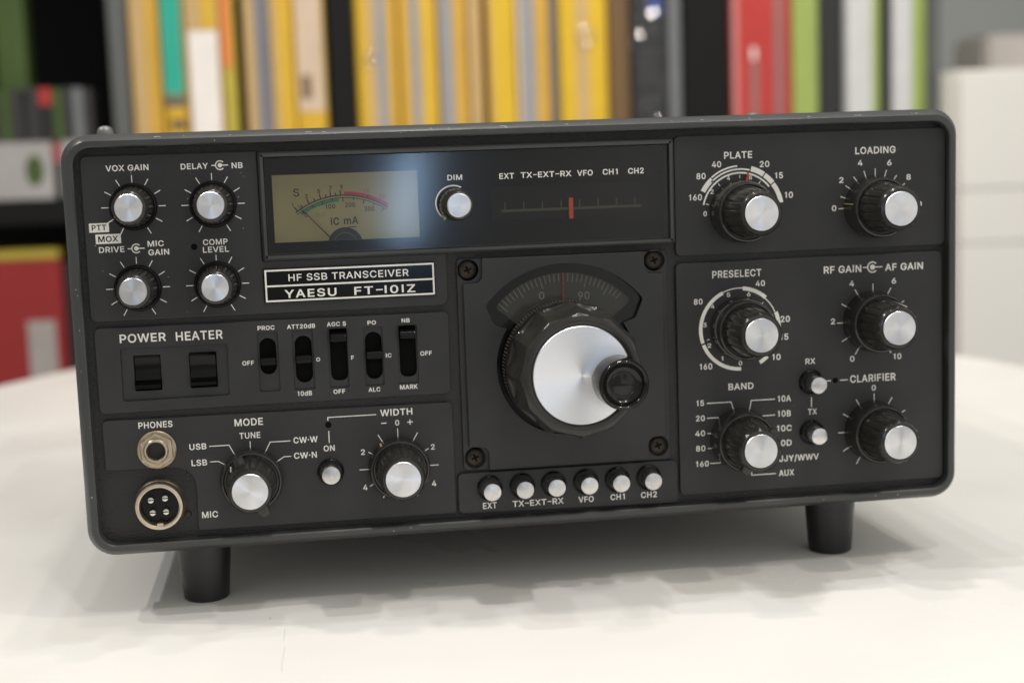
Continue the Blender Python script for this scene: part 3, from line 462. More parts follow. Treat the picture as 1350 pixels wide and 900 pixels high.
 'Y': (472, '187,284,284,187,-16,204 187,284,343,129,204,299 129,236,206,96,299,353 236,343,343,237,299,300 237,343,375,267,300,353 96,206,102,-7,353,522 267,375,478,370,353,522 -7,102,100,100,522,525 370,478,372,372,522,525'),
 'Z': (438, '26,415,415,26,-16,51 26,415,415,40,51,72 40,148,182,72,72,120 72,182,370,260,120,394 260,370,398,290,394,436 24,398,413,24,436,457 24,413,413,24,457,525'),
 '0': (453, '227,227,266,188,-23,-19 188,266,301,152,-19,-8 152,301,333,120,-8,11 120,333,360,93,11,37 93,360,379,74,37,66 74,227,207,72,66,68 227,379,381,247,66,68 72,207,202,71,68,70 246,381,382,251,68,70 71,202,189,69,70,74 251,382,384,264,70,74 69,189,174,64,74,86 264,384,389,279,74,86 64,174,160,57,86,102 279,389,397,293,86,102 57,160,157,54,102,108 293,397,399,297,102,108 54,157,148,50,108,122 297,399,403,305,108,122 50,148,138,42,122,148 305,403,411,315,122,148 42,138,138,41,148,152 315,411,412,316,148,152 41,138,131,37,152,179 316,412,416,322,152,179 37,131,129,34,179,200 322,416,419,325,179,200 34,129,127,34,200,214 325,419,420,326,200,214 34,127,125,32,214,254 326,420,421,328,214,254 32,125,127,34,254,294 328,421,419,326,254,294 34,127,128,34,294,308 326,419,419,325,294,308 34,128,131,38,308,329 325,419,416,322,308,329 38,131,138,42,329,357 322,416,412,316,329,357 42,138,138,43,357,360 316,412,410,315,357,360 43,138,148,50,360,386 315,410,403,305,360,386 50,148,156,54,386,400 305,403,399,297,386,400 54,156,160,57,400,407 297,399,396,293,400,407 57,160,174,64,407,423 293,396,389,279,407,423 64,174,189,70,423,435 279,389,384,264,423,435 70,189,200,71,435,439 264,384,382,253,435,439 71,200,207,73,439,441 253,382,380,246,439,441 73,207,227,75,441,443 247,380,379,227,441,443 75,379,360,94,443,471 94,360,333,121,471,497 121,333,301,152,497,516 152,301,266,188,516,528 188,266,227,227,528,532', '227,227,264,189,-15,-11 189,264,298,155,-11,0 155,298,328,125,0,18 125,328,354,99,18,43 99,354,364,89,43,58 89,227,205,87,58,60 227,364,366,248,58,60 87,205,186,82,60,67 248,366,371,268,60,67 82,186,177,78,67,74 268,371,375,276,67,74 78,177,168,75,74,80 276,375,378,285,74,80 75,168,154,67,80,97 285,378,386,300,80,97 67,154,146,61,97,111 300,386,392,308,97,111 61,146,141,59,111,119 308,392,394,312,111,119 59,141,131,51,119,146 312,394,402,322,119,146 51,131,129,49,146,153 322,402,404,324,146,153 49,129,123,46,153,178 324,404,407,330,153,178 46,123,120,42,178,201 330,407,411,333,178,201 42,120,119,42,201,214 333,411,411,334,201,214 42,119,117,40,214,254 334,411,413,336,214,254 40,117,119,42,254,295 336,413,411,334,254,295 42,119,120,42,295,307 334,411,411,333,295,307 42,120,123,46,307,331 333,411,407,330,307,331 46,123,129,49,331,355 330,407,404,324,331,355 49,129,131,52,355,363 324,404,401,322,355,363 52,131,141,59,363,390 322,401,394,312,363,390 59,141,145,62,390,398 312,394,392,308,390,398 62,145,154,68,398,412 308,392,385,300,398,412 68,154,168,76,412,429 300,385,377,285,412,429 76,168,176,78,429,435 285,377,375,277,429,435 78,176,186,83,435,442 277,375,370,268,435,442 83,186,205,88,442,449 268,370,365,248,442,449 88,205,227,90,449,451 248,365,363,227,449,451 90,363,354,100,451,466 100,354,328,126,466,491 126,328,298,156,491,509 156,298,264,189,509,520 189,264,227,227,520,524'),
 '1': (400, '190,288,288,190,0,392 78,288,288,100,392,450 170,288,288,205,450,535', '205,280,280,205,0,395 95,280,280,110,395,445 180,280,280,222,445,522'),
 '2': (453, '48,405,405,48,-16,54 48,405,405,66,54,73 66,187,279,156,73,169 156,279,306,184,169,198 184,306,329,209,198,225 209,329,341,222,225,240 222,341,349,231,240,249 231,349,364,251,249,271 251,364,377,269,271,292 269,377,384,281,292,307 281,384,386,284,307,312 284,386,389,289,312,320 289,389,392,295,320,332 295,392,392,296,332,333 296,392,395,301,333,345 48,142,144,51,345,378 301,395,396,302,345,352 302,396,396,303,352,358 303,396,397,304,358,371 304,397,397,304,371,373 304,397,396,303,373,386 51,144,148,52,378,393 303,396,395,300,386,399 52,148,153,55,393,406 300,395,395,298,399,401 298,395,392,294,401,410 55,153,160,58,406,417 294,392,390,286,410,420 58,160,167,60,417,423 286,390,387,277,420,428 60,167,169,61,423,426 61,169,180,64,426,433 277,387,384,266,428,435 64,180,193,67,433,439 266,384,382,255,435,439 67,193,207,69,439,442 256,382,380,240,439,442 69,207,224,69,442,444 241,380,380,224,442,444 69,380,376,72,444,450 72,376,375,75,450,454 75,375,359,90,454,474 90,359,358,91,474,476 91,358,338,111,476,494 111,338,338,112,494,495 112,338,314,136,495,510 136,314,287,163,510,522 163,287,257,193,522,529 193,257,225,225,529,532', '56,397,397,56,-8,51 56,397,397,69,51,65 69,168,273,172,65,174 172,273,300,200,174,204 200,300,323,225,204,230 225,323,327,228,230,234 228,327,342,246,234,254 246,342,358,265,254,275 265,358,365,276,275,287 276,365,370,282,287,296 282,370,373,287,296,302 287,373,378,295,302,315 295,378,379,296,315,316 296,379,383,303,316,330 303,383,384,305,330,334 305,384,386,308,334,343 308,386,388,310,343,353 310,388,388,311,353,357 57,134,136,59,354,380 311,388,389,312,357,371 312,389,389,312,371,373 312,389,388,311,373,387 59,136,139,60,380,392 311,388,387,308,387,400 60,139,140,61,392,396 61,140,146,64,396,410 308,387,386,307,400,402 307,386,383,301,402,414 64,146,153,67,410,421 301,383,380,292,414,425 67,153,154,68,421,422 68,154,164,73,422,432 292,380,375,282,425,434 73,164,176,76,432,440 282,375,372,270,434,442 76,176,190,79,440,446 270,372,369,258,442,446 79,190,206,82,446,450 259,369,368,245,446,449 245,368,367,241,449,450 82,206,224,83,450,452 243,367,366,224,450,452 83,366,353,96,452,469 96,353,352,97,469,471 97,352,333,116,471,488 116,334,310,139,488,503 139,310,284,166,503,515 166,284,256,194,515,521 194,256,225,225,521,524'),
 '3': (453, '218,218,248,186,-23,-21 186,252,279,155,-21,-15 155,279,286,151,-15,-14 151,286,308,126,-14,-5 126,308,316,120,-5,-2 120,316,334,100,-2,9 100,334,342,93,9,14 93,342,357,77,14,26 77,357,365,70,26,34 70,365,376,57,34,48 57,376,384,51,48,57 51,384,388,46,57,66 46,219,201,46,66,67 218,388,389,234,66,67 46,201,186,44,67,70 236,389,390,250,67,70 44,186,176,42,70,73 252,390,393,269,70,75 42,176,171,42,73,74 42,171,159,39,74,80 269,393,397,282,75,83 39,159,148,37,80,88 282,397,398,284,83,84 284,398,400,292,84,91 37,148,139,33,88,97 292,400,403,301,91,102 33,139,137,32,97,100 32,137,132,31,100,108 301,403,406,307,102,113 31,132,128,29,108,119 308,406,408,312,113,128 29,128,123,25,119,148 312,408,409,313,128,145 313,409,408,312,145,160 312,408,406,308,160,175 308,407,403,302,175,188 302,403,399,294,188,200 294,399,398,289,200,204 289,398,395,282,204,210 282,395,391,268,210,219 268,391,387,250,219,226 250,387,385,228,226,230 228,385,384,209,230,231 141,384,366,141,231,255 141,366,343,141,255,275 141,343,315,141,275,291 141,315,283,141,291,301 141,283,250,141,301,306 141,250,371,256,306,436 54,371,388,54,436,454 54,388,388,54,454,525', '218,218,247,187,-15,-13 187,250,277,157,-13,-7 157,277,283,154,-7,-6 154,283,305,129,-6,2 129,305,312,124,2,5 124,312,330,104,5,16 104,330,338,98,16,20 98,338,351,82,20,32 82,351,359,76,32,39 76,359,370,64,39,53 64,370,374,60,53,58 60,218,200,60,58,59 218,374,375,235,58,59 60,200,184,58,59,62 237,375,377,252,59,62 58,184,168,55,62,67 253,377,381,272,62,68 55,168,154,51,67,73 272,381,385,286,68,76 51,154,151,49,73,76 49,151,143,47,76,82 286,385,390,298,76,86 47,143,133,44,82,92 298,390,390,299,86,87 299,390,393,308,87,97 44,133,126,40,92,102 308,393,397,315,97,111 40,126,125,40,102,104 40,125,120,38,104,117 315,397,398,316,111,115 316,398,399,320,115,127 38,120,116,34,117,140 320,399,401,321,127,145 321,401,400,320,145,162 320,400,398,317,162,174 317,398,397,316,174,177 316,397,393,309,177,192 309,393,391,302,192,201 302,391,389,300,201,205 300,389,383,287,205,217 287,383,378,271,217,226 271,378,372,252,226,234 252,372,369,228,234,238 228,369,368,201,238,240 149,368,360,149,240,249 149,360,338,149,249,268 149,338,312,149,268,283 149,312,281,149,283,293 149,281,250,149,293,298 149,235,240,149,298,302 149,240,368,273,302,444 62,368,380,62,444,458 62,380,380,62,458,517'),
 '4': (453, '266,359,359,266,-16,90 24,429,429,24,90,163 24,429,429,33,163,179 33,134,334,236,179,522 266,359,359,266,179,334 236,334,238,238,522,525', '274,351,351,274,-8,98 32,421,421,32,98,161 32,421,421,37,161,171 37,121,322,241,171,515 274,351,351,274,171,326 241,322,242,242,515,517'),
 '5': (453, '221,221,249,190,-23,-21 190,253,279,160,-21,-14 160,279,287,155,-14,-12 155,287,307,133,-12,-3 133,307,317,125,-3,1 125,317,331,108,1,11 108,331,343,99,11,19 99,343,353,87,19,30 87,353,365,77,30,42 77,365,371,70,42,51 70,371,382,61,51,66 61,221,206,61,66,67 221,382,382,233,66,67 61,206,193,59,67,70 237,382,385,254,67,71 59,193,180,56,70,75 254,385,388,268,71,78 56,180,169,54,75,81 268,388,392,281,78,87 54,169,159,51,81,89 281,392,396,290,87,97 51,159,151,48,89,98 290,396,397,291,97,98 48,151,149,47,98,102 291,397,400,300,98,112 47,149,145,46,102,109 46,145,140,45,109,120 300,400,404,306,112,127 45,140,136,42,120,146 306,404,404,307,127,129 307,404,405,310,129,144 310,405,407,312,144,162 312,407,407,312,162,163 312,407,406,310,163,181 310,406,405,308,181,189 308,405,404,306,189,198 306,404,401,299,198,213 299,401,397,290,213,227 290,397,394,281,227,237 133,133,145,50,229,239 281,394,393,280,237,239 50,145,148,50,239,241 280,393,389,267,239,248 50,148,159,51,241,248 51,159,173,51,248,253 268,389,385,252,248,255 51,173,188,52,253,257 252,385,384,239,255,259 52,188,199,52,257,259 239,384,383,236,259,259 52,192,218,52,259,261 236,383,382,218,259,261 52,382,371,54,261,278 54,371,357,56,278,296 56,357,340,58,296,312 58,340,321,59,312,325 59,321,308,60,325,332 60,153,165,72,332,436 153,308,306,155,332,333 155,306,300,162,333,336 162,300,288,172,336,340 172,288,278,184,340,343 184,278,268,191,343,345 191,268,254,207,345,348 201,254,229,230,348,350 72,382,382,82,436,525', '221,221,248,191,-15,-13 191,252,277,163,-13,-7 163,277,285,158,-7,-5 158,285,303,136,-5,4 136,303,313,129,4,8 129,313,327,113,8,18 113,327,337,104,18,26 104,337,347,93,26,35 93,347,359,83,35,47 83,359,365,76,47,56 76,365,366,75,56,58 75,221,205,74,58,59 221,366,367,234,58,59 74,205,191,72,59,62 238,367,370,257,59,64 72,191,177,70,62,68 257,370,376,272,64,71 70,177,164,66,68,75 272,376,380,286,71,81 66,164,160,63,75,78 63,160,153,62,78,83 286,380,386,298,81,94 62,153,145,58,83,94 58,144,138,55,94,103 298,386,389,302,94,100 302,389,391,307,100,108 55,138,137,55,103,105 55,137,133,53,105,118 307,391,395,314,108,125 53,133,129,51,118,138 314,395,396,315,125,130 315,396,397,318,130,143 318,397,399,320,143,162 320,399,399,320,162,163 320,399,398,318,163,182 318,398,398,317,182,188 317,398,395,314,188,200 314,395,393,309,200,212 309,393,392,307,212,217 307,392,387,297,217,232 297,387,386,295,232,234 295,386,381,285,234,245 130,130,140,65,238,245 58,140,143,59,245,248 285,381,377,271,245,255 59,143,155,59,248,255 59,155,170,60,255,261 271,377,372,255,255,263 60,170,186,61,261,265 255,372,369,237,263,267 61,186,198,61,265,267 61,190,218,61,267,269 237,369,368,218,267,269 61,368,365,62,269,274 62,365,351,63,274,291 63,351,335,65,291,306 65,335,318,66,306,317 66,144,158,81,317,444 144,318,317,146,317,318 146,317,302,159,318,326 159,302,297,165,326,328 165,297,285,175,328,332 175,285,276,186,332,336 186,276,266,192,336,338 192,266,253,208,338,340 202,253,230,229,340,342 81,374,374,89,444,517'),
 '6': (453, '226,226,259,194,-23,-20 193,259,290,163,-20,-13 163,290,318,135,-13,0 135,318,343,110,0,18 110,343,364,89,18,39 89,364,365,88,39,41 88,365,382,72,41,65 72,226,210,71,65,66 226,382,382,243,65,66 71,210,207,70,66,67 243,382,384,257,66,70 70,207,195,69,67,70 69,195,182,66,70,76 257,384,387,270,70,76 66,182,170,62,76,85 270,387,391,282,76,85 62,170,160,58,85,96 282,391,395,289,85,93 289,395,395,292,93,96 58,160,152,55,96,109 292,395,399,300,96,109 55,152,146,51,109,124 300,399,402,306,109,124 51,146,145,50,124,128 306,402,404,310,124,140 50,145,142,49,128,140 49,142,141,48,140,158 310,404,405,311,140,157 311,405,404,310,157,175 48,141,141,47,158,162 47,141,142,48,162,176 310,404,403,307,175,190 48,142,145,49,176,189 49,145,146,50,189,191 307,403,402,306,190,191 50,146,152,53,191,206 306,402,399,300,191,206 53,152,159,55,206,217 300,399,396,292,206,218 55,159,160,56,217,218 56,160,170,59,218,229 292,396,396,290,218,220 290,396,392,282,220,229 59,170,182,62,229,238 282,392,388,270,229,238 62,182,195,65,238,244 270,388,385,257,238,244 65,195,198,65,244,245 257,385,384,244,244,248 65,198,208,66,245,248 66,205,226,67,248,249 248,384,383,226,248,249 67,383,368,77,249,272 77,368,364,79,272,276 79,364,347,88,276,292 88,347,324,98,292,308 98,325,320,99,308,310 99,320,297,105,310,321 105,297,267,110,321,328 110,267,248,111,328,329 111,216,230,124,329,349 219,248,235,235,329,330 124,230,346,241,349,521 241,346,244,244,521,525', '226,226,258,195,-15,-12 195,258,287,166,-12,-5 166,287,314,139,-5,7 139,314,338,115,7,24 115,338,358,95,24,44 95,358,359,94,44,46 94,359,366,87,46,57 87,226,209,86,57,58 226,366,367,244,57,58 86,209,193,83,58,62 244,367,370,260,58,62 83,193,178,78,62,69 260,370,375,273,62,69 273,375,375,274,69,69 78,178,177,77,69,71 274,375,380,287,69,79 77,177,165,74,71,79 74,165,154,68,79,91 287,380,385,298,79,91 68,154,149,65,91,99 298,385,387,301,91,96 301,387,389,307,96,105 65,149,145,64,99,105 64,145,139,60,105,121 307,389,393,314,105,121 60,138,137,58,121,129 314,393,394,315,121,125 315,394,395,318,125,138 58,137,135,57,129,138 57,134,133,56,138,158 318,395,397,319,138,157 319,397,396,318,157,176 56,133,133,55,158,162 55,133,134,57,162,177 318,396,395,315,176,188 57,134,137,57,177,188 57,137,138,59,188,194 315,395,393,314,188,194 59,138,145,62,194,210 314,393,390,307,194,210 62,145,148,63,210,214 307,390,388,302,210,217 63,148,154,66,214,223 302,388,385,298,217,223 66,154,165,70,223,235 298,385,380,287,223,235 70,165,174,72,235,242 287,380,377,276,235,244 72,174,178,73,242,245 276,377,376,274,244,245 73,178,192,77,245,252 274,376,371,260,245,252 77,192,209,79,252,256 260,371,369,244,252,256 79,208,226,79,256,257 244,369,368,226,256,257 79,368,361,84,257,267 84,361,356,86,267,272 86,356,342,94,272,286 94,342,320,103,286,302 103,320,309,106,302,306 106,309,294,110,306,313 110,294,281,112,313,316 112,198,218,131,316,345 198,281,271,206,316,319 206,271,266,212,319,320 212,266,247,220,320,321 220,247,235,235,321,322 131,218,334,247,345,515 247,334,248,248,515,517'),
 '7': (453, '175,175,176,74,-16,-14 74,176,402,299,-14,436 46,402,407,46,436,445 46,407,407,46,445,525', '170,170,170,86,-8,-7 86,170,397,312,-7,444 54,397,399,54,444,447 54,399,399,54,447,517'),
 '8': (453, '226,226,261,191,-23,-21 191,261,294,159,-21,-14 159,294,324,129,-14,-3 129,324,350,102,-3,12 102,350,373,80,12,30 80,373,392,61,30,53 61,392,399,54,53,65 54,226,207,53,65,66 226,399,399,246,65,66 53,207,189,52,66,70 246,399,401,263,66,70 52,189,174,49,70,75 263,401,404,278,70,75 49,174,168,47,75,78 278,404,406,284,75,78 47,168,161,46,78,82 284,406,407,291,78,82 46,161,150,43,82,90 291,407,410,301,82,90 43,150,142,40,90,100 301,410,413,310,90,100 40,142,140,39,100,106 310,413,414,312,100,106 39,140,136,38,106,112 312,414,415,316,106,112 38,136,133,37,112,124 316,415,416,319,112,124 37,133,132,36,124,135 319,416,417,320,124,135 36,132,131,36,135,139 320,417,417,321,135,139 36,131,133,37,139,154 321,417,416,319,139,154 37,133,134,37,154,159 319,416,415,318,154,159 37,134,137,39,159,167 318,415,413,315,159,167 39,137,143,42,167,180 315,413,410,309,167,180 42,143,144,42,180,181 309,410,410,308,180,181 42,144,152,46,181,191 308,410,406,300,181,191 46,152,163,50,191,200 300,406,402,289,191,200 50,163,166,51,200,202 289,402,402,286,200,202 51,166,176,54,202,208 286,402,398,276,202,208 54,176,191,58,208,214 276,398,395,261,208,214 58,191,208,60,214,218 261,395,393,244,214,218 60,208,226,60,218,219 244,393,392,226,218,219 60,392,391,62,219,221 62,391,377,75,221,239 75,377,361,91,239,254 91,361,343,109,254,266 109,343,340,113,266,268 113,340,353,99,268,277 99,353,372,80,277,298 80,372,376,76,298,306 76,226,211,75,306,307 226,376,377,241,306,307 75,211,197,73,307,310 241,377,379,255,307,310 73,197,185,71,310,315 255,379,381,267,310,315 71,185,174,67,315,321 267,381,385,277,315,321 67,174,172,65,321,324 277,385,386,280,321,324 65,172,165,64,324,329 280,386,388,286,324,329 64,165,158,61,329,339 286,388,391,293,329,339 61,158,153,57,339,350 293,391,395,299,339,350 57,153,153,57,350,351 299,395,395,299,350,351 57,153,150,56,351,362 299,395,396,302,351,362 56,150,149,55,362,376 302,396,397,303,362,376 55,149,149,54,376,380 303,397,398,303,376,380 54,149,150,55,380,389 303,398,397,302,380,389 55,150,153,56,389,401 302,397,396,299,389,401 56,153,157,57,401,408 299,396,395,296,401,408 57,157,158,58,408,412 296,395,394,294,408,412 58,158,165,60,412,421 294,394,392,287,412,421 60,165,174,63,421,429 287,392,389,278,421,429 63,174,184,64,429,435 278,389,388,269,429,435 64,183,197,67,435,440 269,388,385,256,435,440 67,197,211,69,440,443 256,385,383,242,440,443 69,211,226,69,443,444 242,383,383,226,443,444 69,383,375,77,444,459 77,375,358,94,459,480 94,358,337,115,480,498 115,337,313,139,498,512 139,313,286,166,512,523 166,286,257,195,523,529 195,257,226,226,529,532', '226,226,260,192,-15,-13 192,260,292,161,-13,-6 161,292,320,132,-6,4 132,320,346,107,4,19 107,346,367,85,19,36 85,367,385,68,36,57 67,226,206,67,57,58 226,385,386,247,57,58 67,206,187,65,58,62 247,386,388,265,58,62 65,187,171,62,62,68 265,388,391,281,62,68 62,171,156,58,68,75 281,391,395,295,68,75 58,156,149,54,75,81 295,395,398,302,75,81 54,149,145,53,81,85 302,398,399,307,81,85 53,145,136,50,85,96 307,399,403,316,85,96 50,136,130,46,96,107 316,403,406,322,96,107 46,130,129,46,107,109 322,406,406,323,107,109 46,129,125,45,109,123 323,406,408,327,109,123 45,125,124,44,123,135 327,408,409,328,123,135 44,124,123,44,135,139 328,409,409,329,135,139 44,123,125,45,139,155 329,409,407,327,139,155 45,125,125,45,155,157 327,407,407,327,155,157 45,125,129,48,157,170 327,407,404,323,157,170 48,129,133,50,170,179 323,404,403,319,170,179 50,133,136,52,179,184 319,403,400,316,179,184 52,136,146,57,184,196 316,400,395,306,184,196 57,146,149,58,196,199 306,395,395,303,196,199 58,149,158,63,199,207 303,395,390,294,199,207 63,158,173,67,207,216 294,390,385,279,207,216 67,173,176,68,216,217 279,385,384,276,216,217 68,176,189,72,217,222 276,384,380,263,217,222 72,189,207,75,222,226 263,380,377,245,222,226 75,207,226,76,226,227 245,377,376,226,226,227 76,376,371,81,227,233 81,371,356,96,233,247 96,356,339,113,247,259 113,339,322,130,259,267 130,322,327,126,267,268 126,327,348,104,268,283 104,348,361,91,283,298 91,226,210,90,298,299 226,361,362,242,298,299 90,210,195,87,299,302 242,362,365,257,299,302 87,195,192,86,302,303 257,365,366,260,302,303 86,192,181,84,303,307 260,366,368,270,303,307 84,181,169,80,307,315 270,368,372,282,307,315 80,169,159,74,315,324 282,372,377,292,315,324 74,159,157,73,324,327 292,377,379,294,324,327 73,157,151,70,327,335 294,379,382,300,327,335 70,151,146,67,335,347 300,382,385,306,335,347 67,146,144,65,347,352 306,385,387,308,347,352 65,144,142,64,352,361 308,387,388,310,352,361 64,142,141,63,361,376 310,388,389,311,361,376 63,141,141,62,376,380 311,389,390,311,376,380 62,141,142,63,380,391 311,390,389,310,380,391 63,142,146,64,391,404 310,389,388,307,391,404 64,146,147,65,404,407 307,388,387,305,404,407 65,147,151,67,407,416 305,387,385,301,407,416 67,151,159,70,416,426 301,385,382,293,416,426 70,159,165,72,426,432 293,382,380,287,426,432 72,165,169,74,432,435 287,380,378,283,432,435 74,169,181,77,435,442 283,378,374,271,435,442 77,181,194,80,442,448 271,374,372,258,442,448 80,194,210,82,448,451 258,372,370,243,448,451 82,210,226,83,451,452 243,370,369,226,451,452 83,369,368,84,452,454 84,368,352,100,454,474 100,352,333,119,474,491 119,333,310,142,491,505 142,310,284,168,505,515 168,284,256,196,515,522 196,256,226,226,522,524'),
 '9': (453, '209,209,211,107,-16,-12 107,211,328,223,-12,159 223,328,341,236,159,179 218,218,234,205,179,179 205,341,342,186,179,181 186,342,347,156,181,188 156,347,354,133,188,198 133,354,355,129,198,200 129,355,364,105,200,216 105,364,373,89,216,233 89,373,375,85,233,237 85,375,386,70,237,259 70,226,210,69,259,261 226,386,386,242,259,261 69,210,196,67,261,265 242,386,387,253,261,264 253,387,388,257,264,265 67,196,183,65,265,271 257,388,390,270,265,271 65,183,171,61,271,279 270,390,393,282,271,279 61,171,162,57,279,289 282,393,396,292,279,290 57,162,161,57,289,290 57,161,153,54,290,303 292,396,397,293,290,292 293,397,399,300,292,303 54,153,147,50,303,317 300,399,402,306,303,317 50,146,146,50,317,319 306,402,403,307,317,320 50,146,143,49,319,334 307,403,404,310,320,333 310,404,405,311,333,347 49,143,141,47,334,352 311,405,405,311,347,350 311,405,403,310,350,369 47,141,143,49,352,369 49,142,146,50,369,385 310,403,402,307,369,381 307,402,401,306,381,385 50,146,152,54,385,400 306,401,398,300,385,400 54,152,161,57,400,413 300,398,395,292,400,413 57,161,164,58,413,416 292,395,390,282,413,424 58,164,171,61,416,424 61,171,183,65,424,432 282,390,386,270,424,432 65,183,196,68,432,439 270,386,383,257,432,439 68,196,210,70,439,443 257,383,382,246,439,442 246,382,381,242,442,443 70,210,226,71,443,444 243,381,381,226,443,444 71,381,365,87,444,468 87,365,363,88,468,469 88,363,343,109,469,490 109,343,342,109,490,491 109,342,318,134,491,508 134,318,290,162,508,521 162,290,259,193,521,529 193,259,226,226,529,532', '205,205,206,118,-8,-6 119,206,322,235,-6,164 235,322,340,254,164,193 218,218,232,206,187,187 206,232,240,187,187,189 187,240,246,182,189,190 182,246,254,172,190,193 172,340,342,159,193,196 159,342,347,144,196,202 144,347,349,133,202,207 133,349,358,111,207,223 111,358,366,97,223,237 97,366,369,91,237,242 91,369,373,85,242,251 85,226,209,84,251,253 226,373,374,244,251,253 84,209,193,81,253,257 244,374,376,260,253,257 81,193,179,77,257,264 260,376,379,274,257,264 77,178,177,76,264,265 274,379,380,278,264,267 76,177,166,72,265,273 278,380,382,287,267,273 72,166,155,67,273,285 287,382,386,298,273,285 67,155,151,65,285,291 298,386,389,304,285,294 65,151,146,63,291,299 304,389,390,307,294,299 63,146,139,59,299,314 307,390,394,314,299,314 59,139,138,58,314,320 314,394,395,315,314,320 58,138,135,57,320,332 315,395,396,318,320,332 318,396,397,319,332,347 57,135,133,55,332,352 319,397,397,319,347,350 319,397,395,318,350,370 55,133,135,57,352,370 57,134,138,58,370,384 318,395,394,316,370,380 316,394,393,314,380,387 58,138,139,59,384,387 59,139,145,63,387,403 314,393,389,307,387,403 63,145,152,65,403,413 307,389,387,303,403,410 303,387,384,298,410,418 65,152,154,67,413,418 67,154,165,73,418,429 298,384,379,287,418,429 73,165,178,77,429,439 287,379,375,276,429,438 276,375,374,275,438,439 77,178,181,78,439,440 275,374,369,260,439,446 78,181,193,82,440,446 82,193,209,85,446,451 260,369,367,244,446,451 85,209,226,86,451,452 244,367,366,226,451,452 86,366,358,93,452,463 93,358,357,94,463,464 94,357,338,114,464,484 114,338,314,138,484,501 138,314,287,165,501,514 165,287,258,195,514,521 194,258,226,226,521,524'),
 'd': (424, '195,195,219,179,-24,-23 179,219,226,162,-23,-21 162,226,241,151,-21,-18 151,241,255,131,-18,-12 297,388,388,297,-16,18 131,255,260,128,-12,-11 128,260,275,109,-11,-1 109,275,280,103,-1,3 103,280,288,94,3,9 94,288,297,83,9,18 83,388,388,78,18,23 78,388,388,57,23,48 57,388,388,48,48,63 48,205,186,48,63,65 204,388,388,223,63,65 48,186,170,45,65,70 223,388,388,239,65,70 45,170,156,40,70,78 239,388,388,253,70,78 40,155,142,36,78,90 253,388,388,266,78,89 266,388,388,276,89,103 36,142,132,30,90,105 276,388,388,284,103,121 30,132,129,28,105,111 28,129,124,26,111,122 284,388,388,291,121,141 26,124,117,22,122,143 291,388,388,294,141,164 22,117,116,21,143,148 21,116,114,20,148,165 294,388,388,296,164,189 20,114,112,18,165,189 18,112,114,20,189,213 296,388,388,294,189,215 20,114,116,21,213,229 294,388,388,291,215,237 21,116,117,22,229,235 22,117,123,26,235,255 291,388,388,285,237,257 26,123,128,28,255,266 285,388,388,276,257,274 28,128,132,30,266,273 30,132,142,36,273,287 276,388,388,266,274,288 36,142,154,40,287,298 266,388,388,254,288,299 40,154,156,40,298,299 40,156,168,45,299,307 253,388,388,240,299,307 45,168,185,47,307,312 241,388,388,224,307,312 47,185,205,48,312,314 224,388,388,205,312,314 48,388,388,57,314,329 57,388,388,78,329,354 78,388,388,87,354,361 87,295,289,95,361,367 295,388,388,295,361,525 95,289,280,103,367,374 103,280,276,110,374,378 110,276,260,128,378,387 128,260,256,131,387,389 131,256,242,152,389,395 152,242,227,162,395,398 162,227,220,179,398,399 179,220,195,195,399,400'),
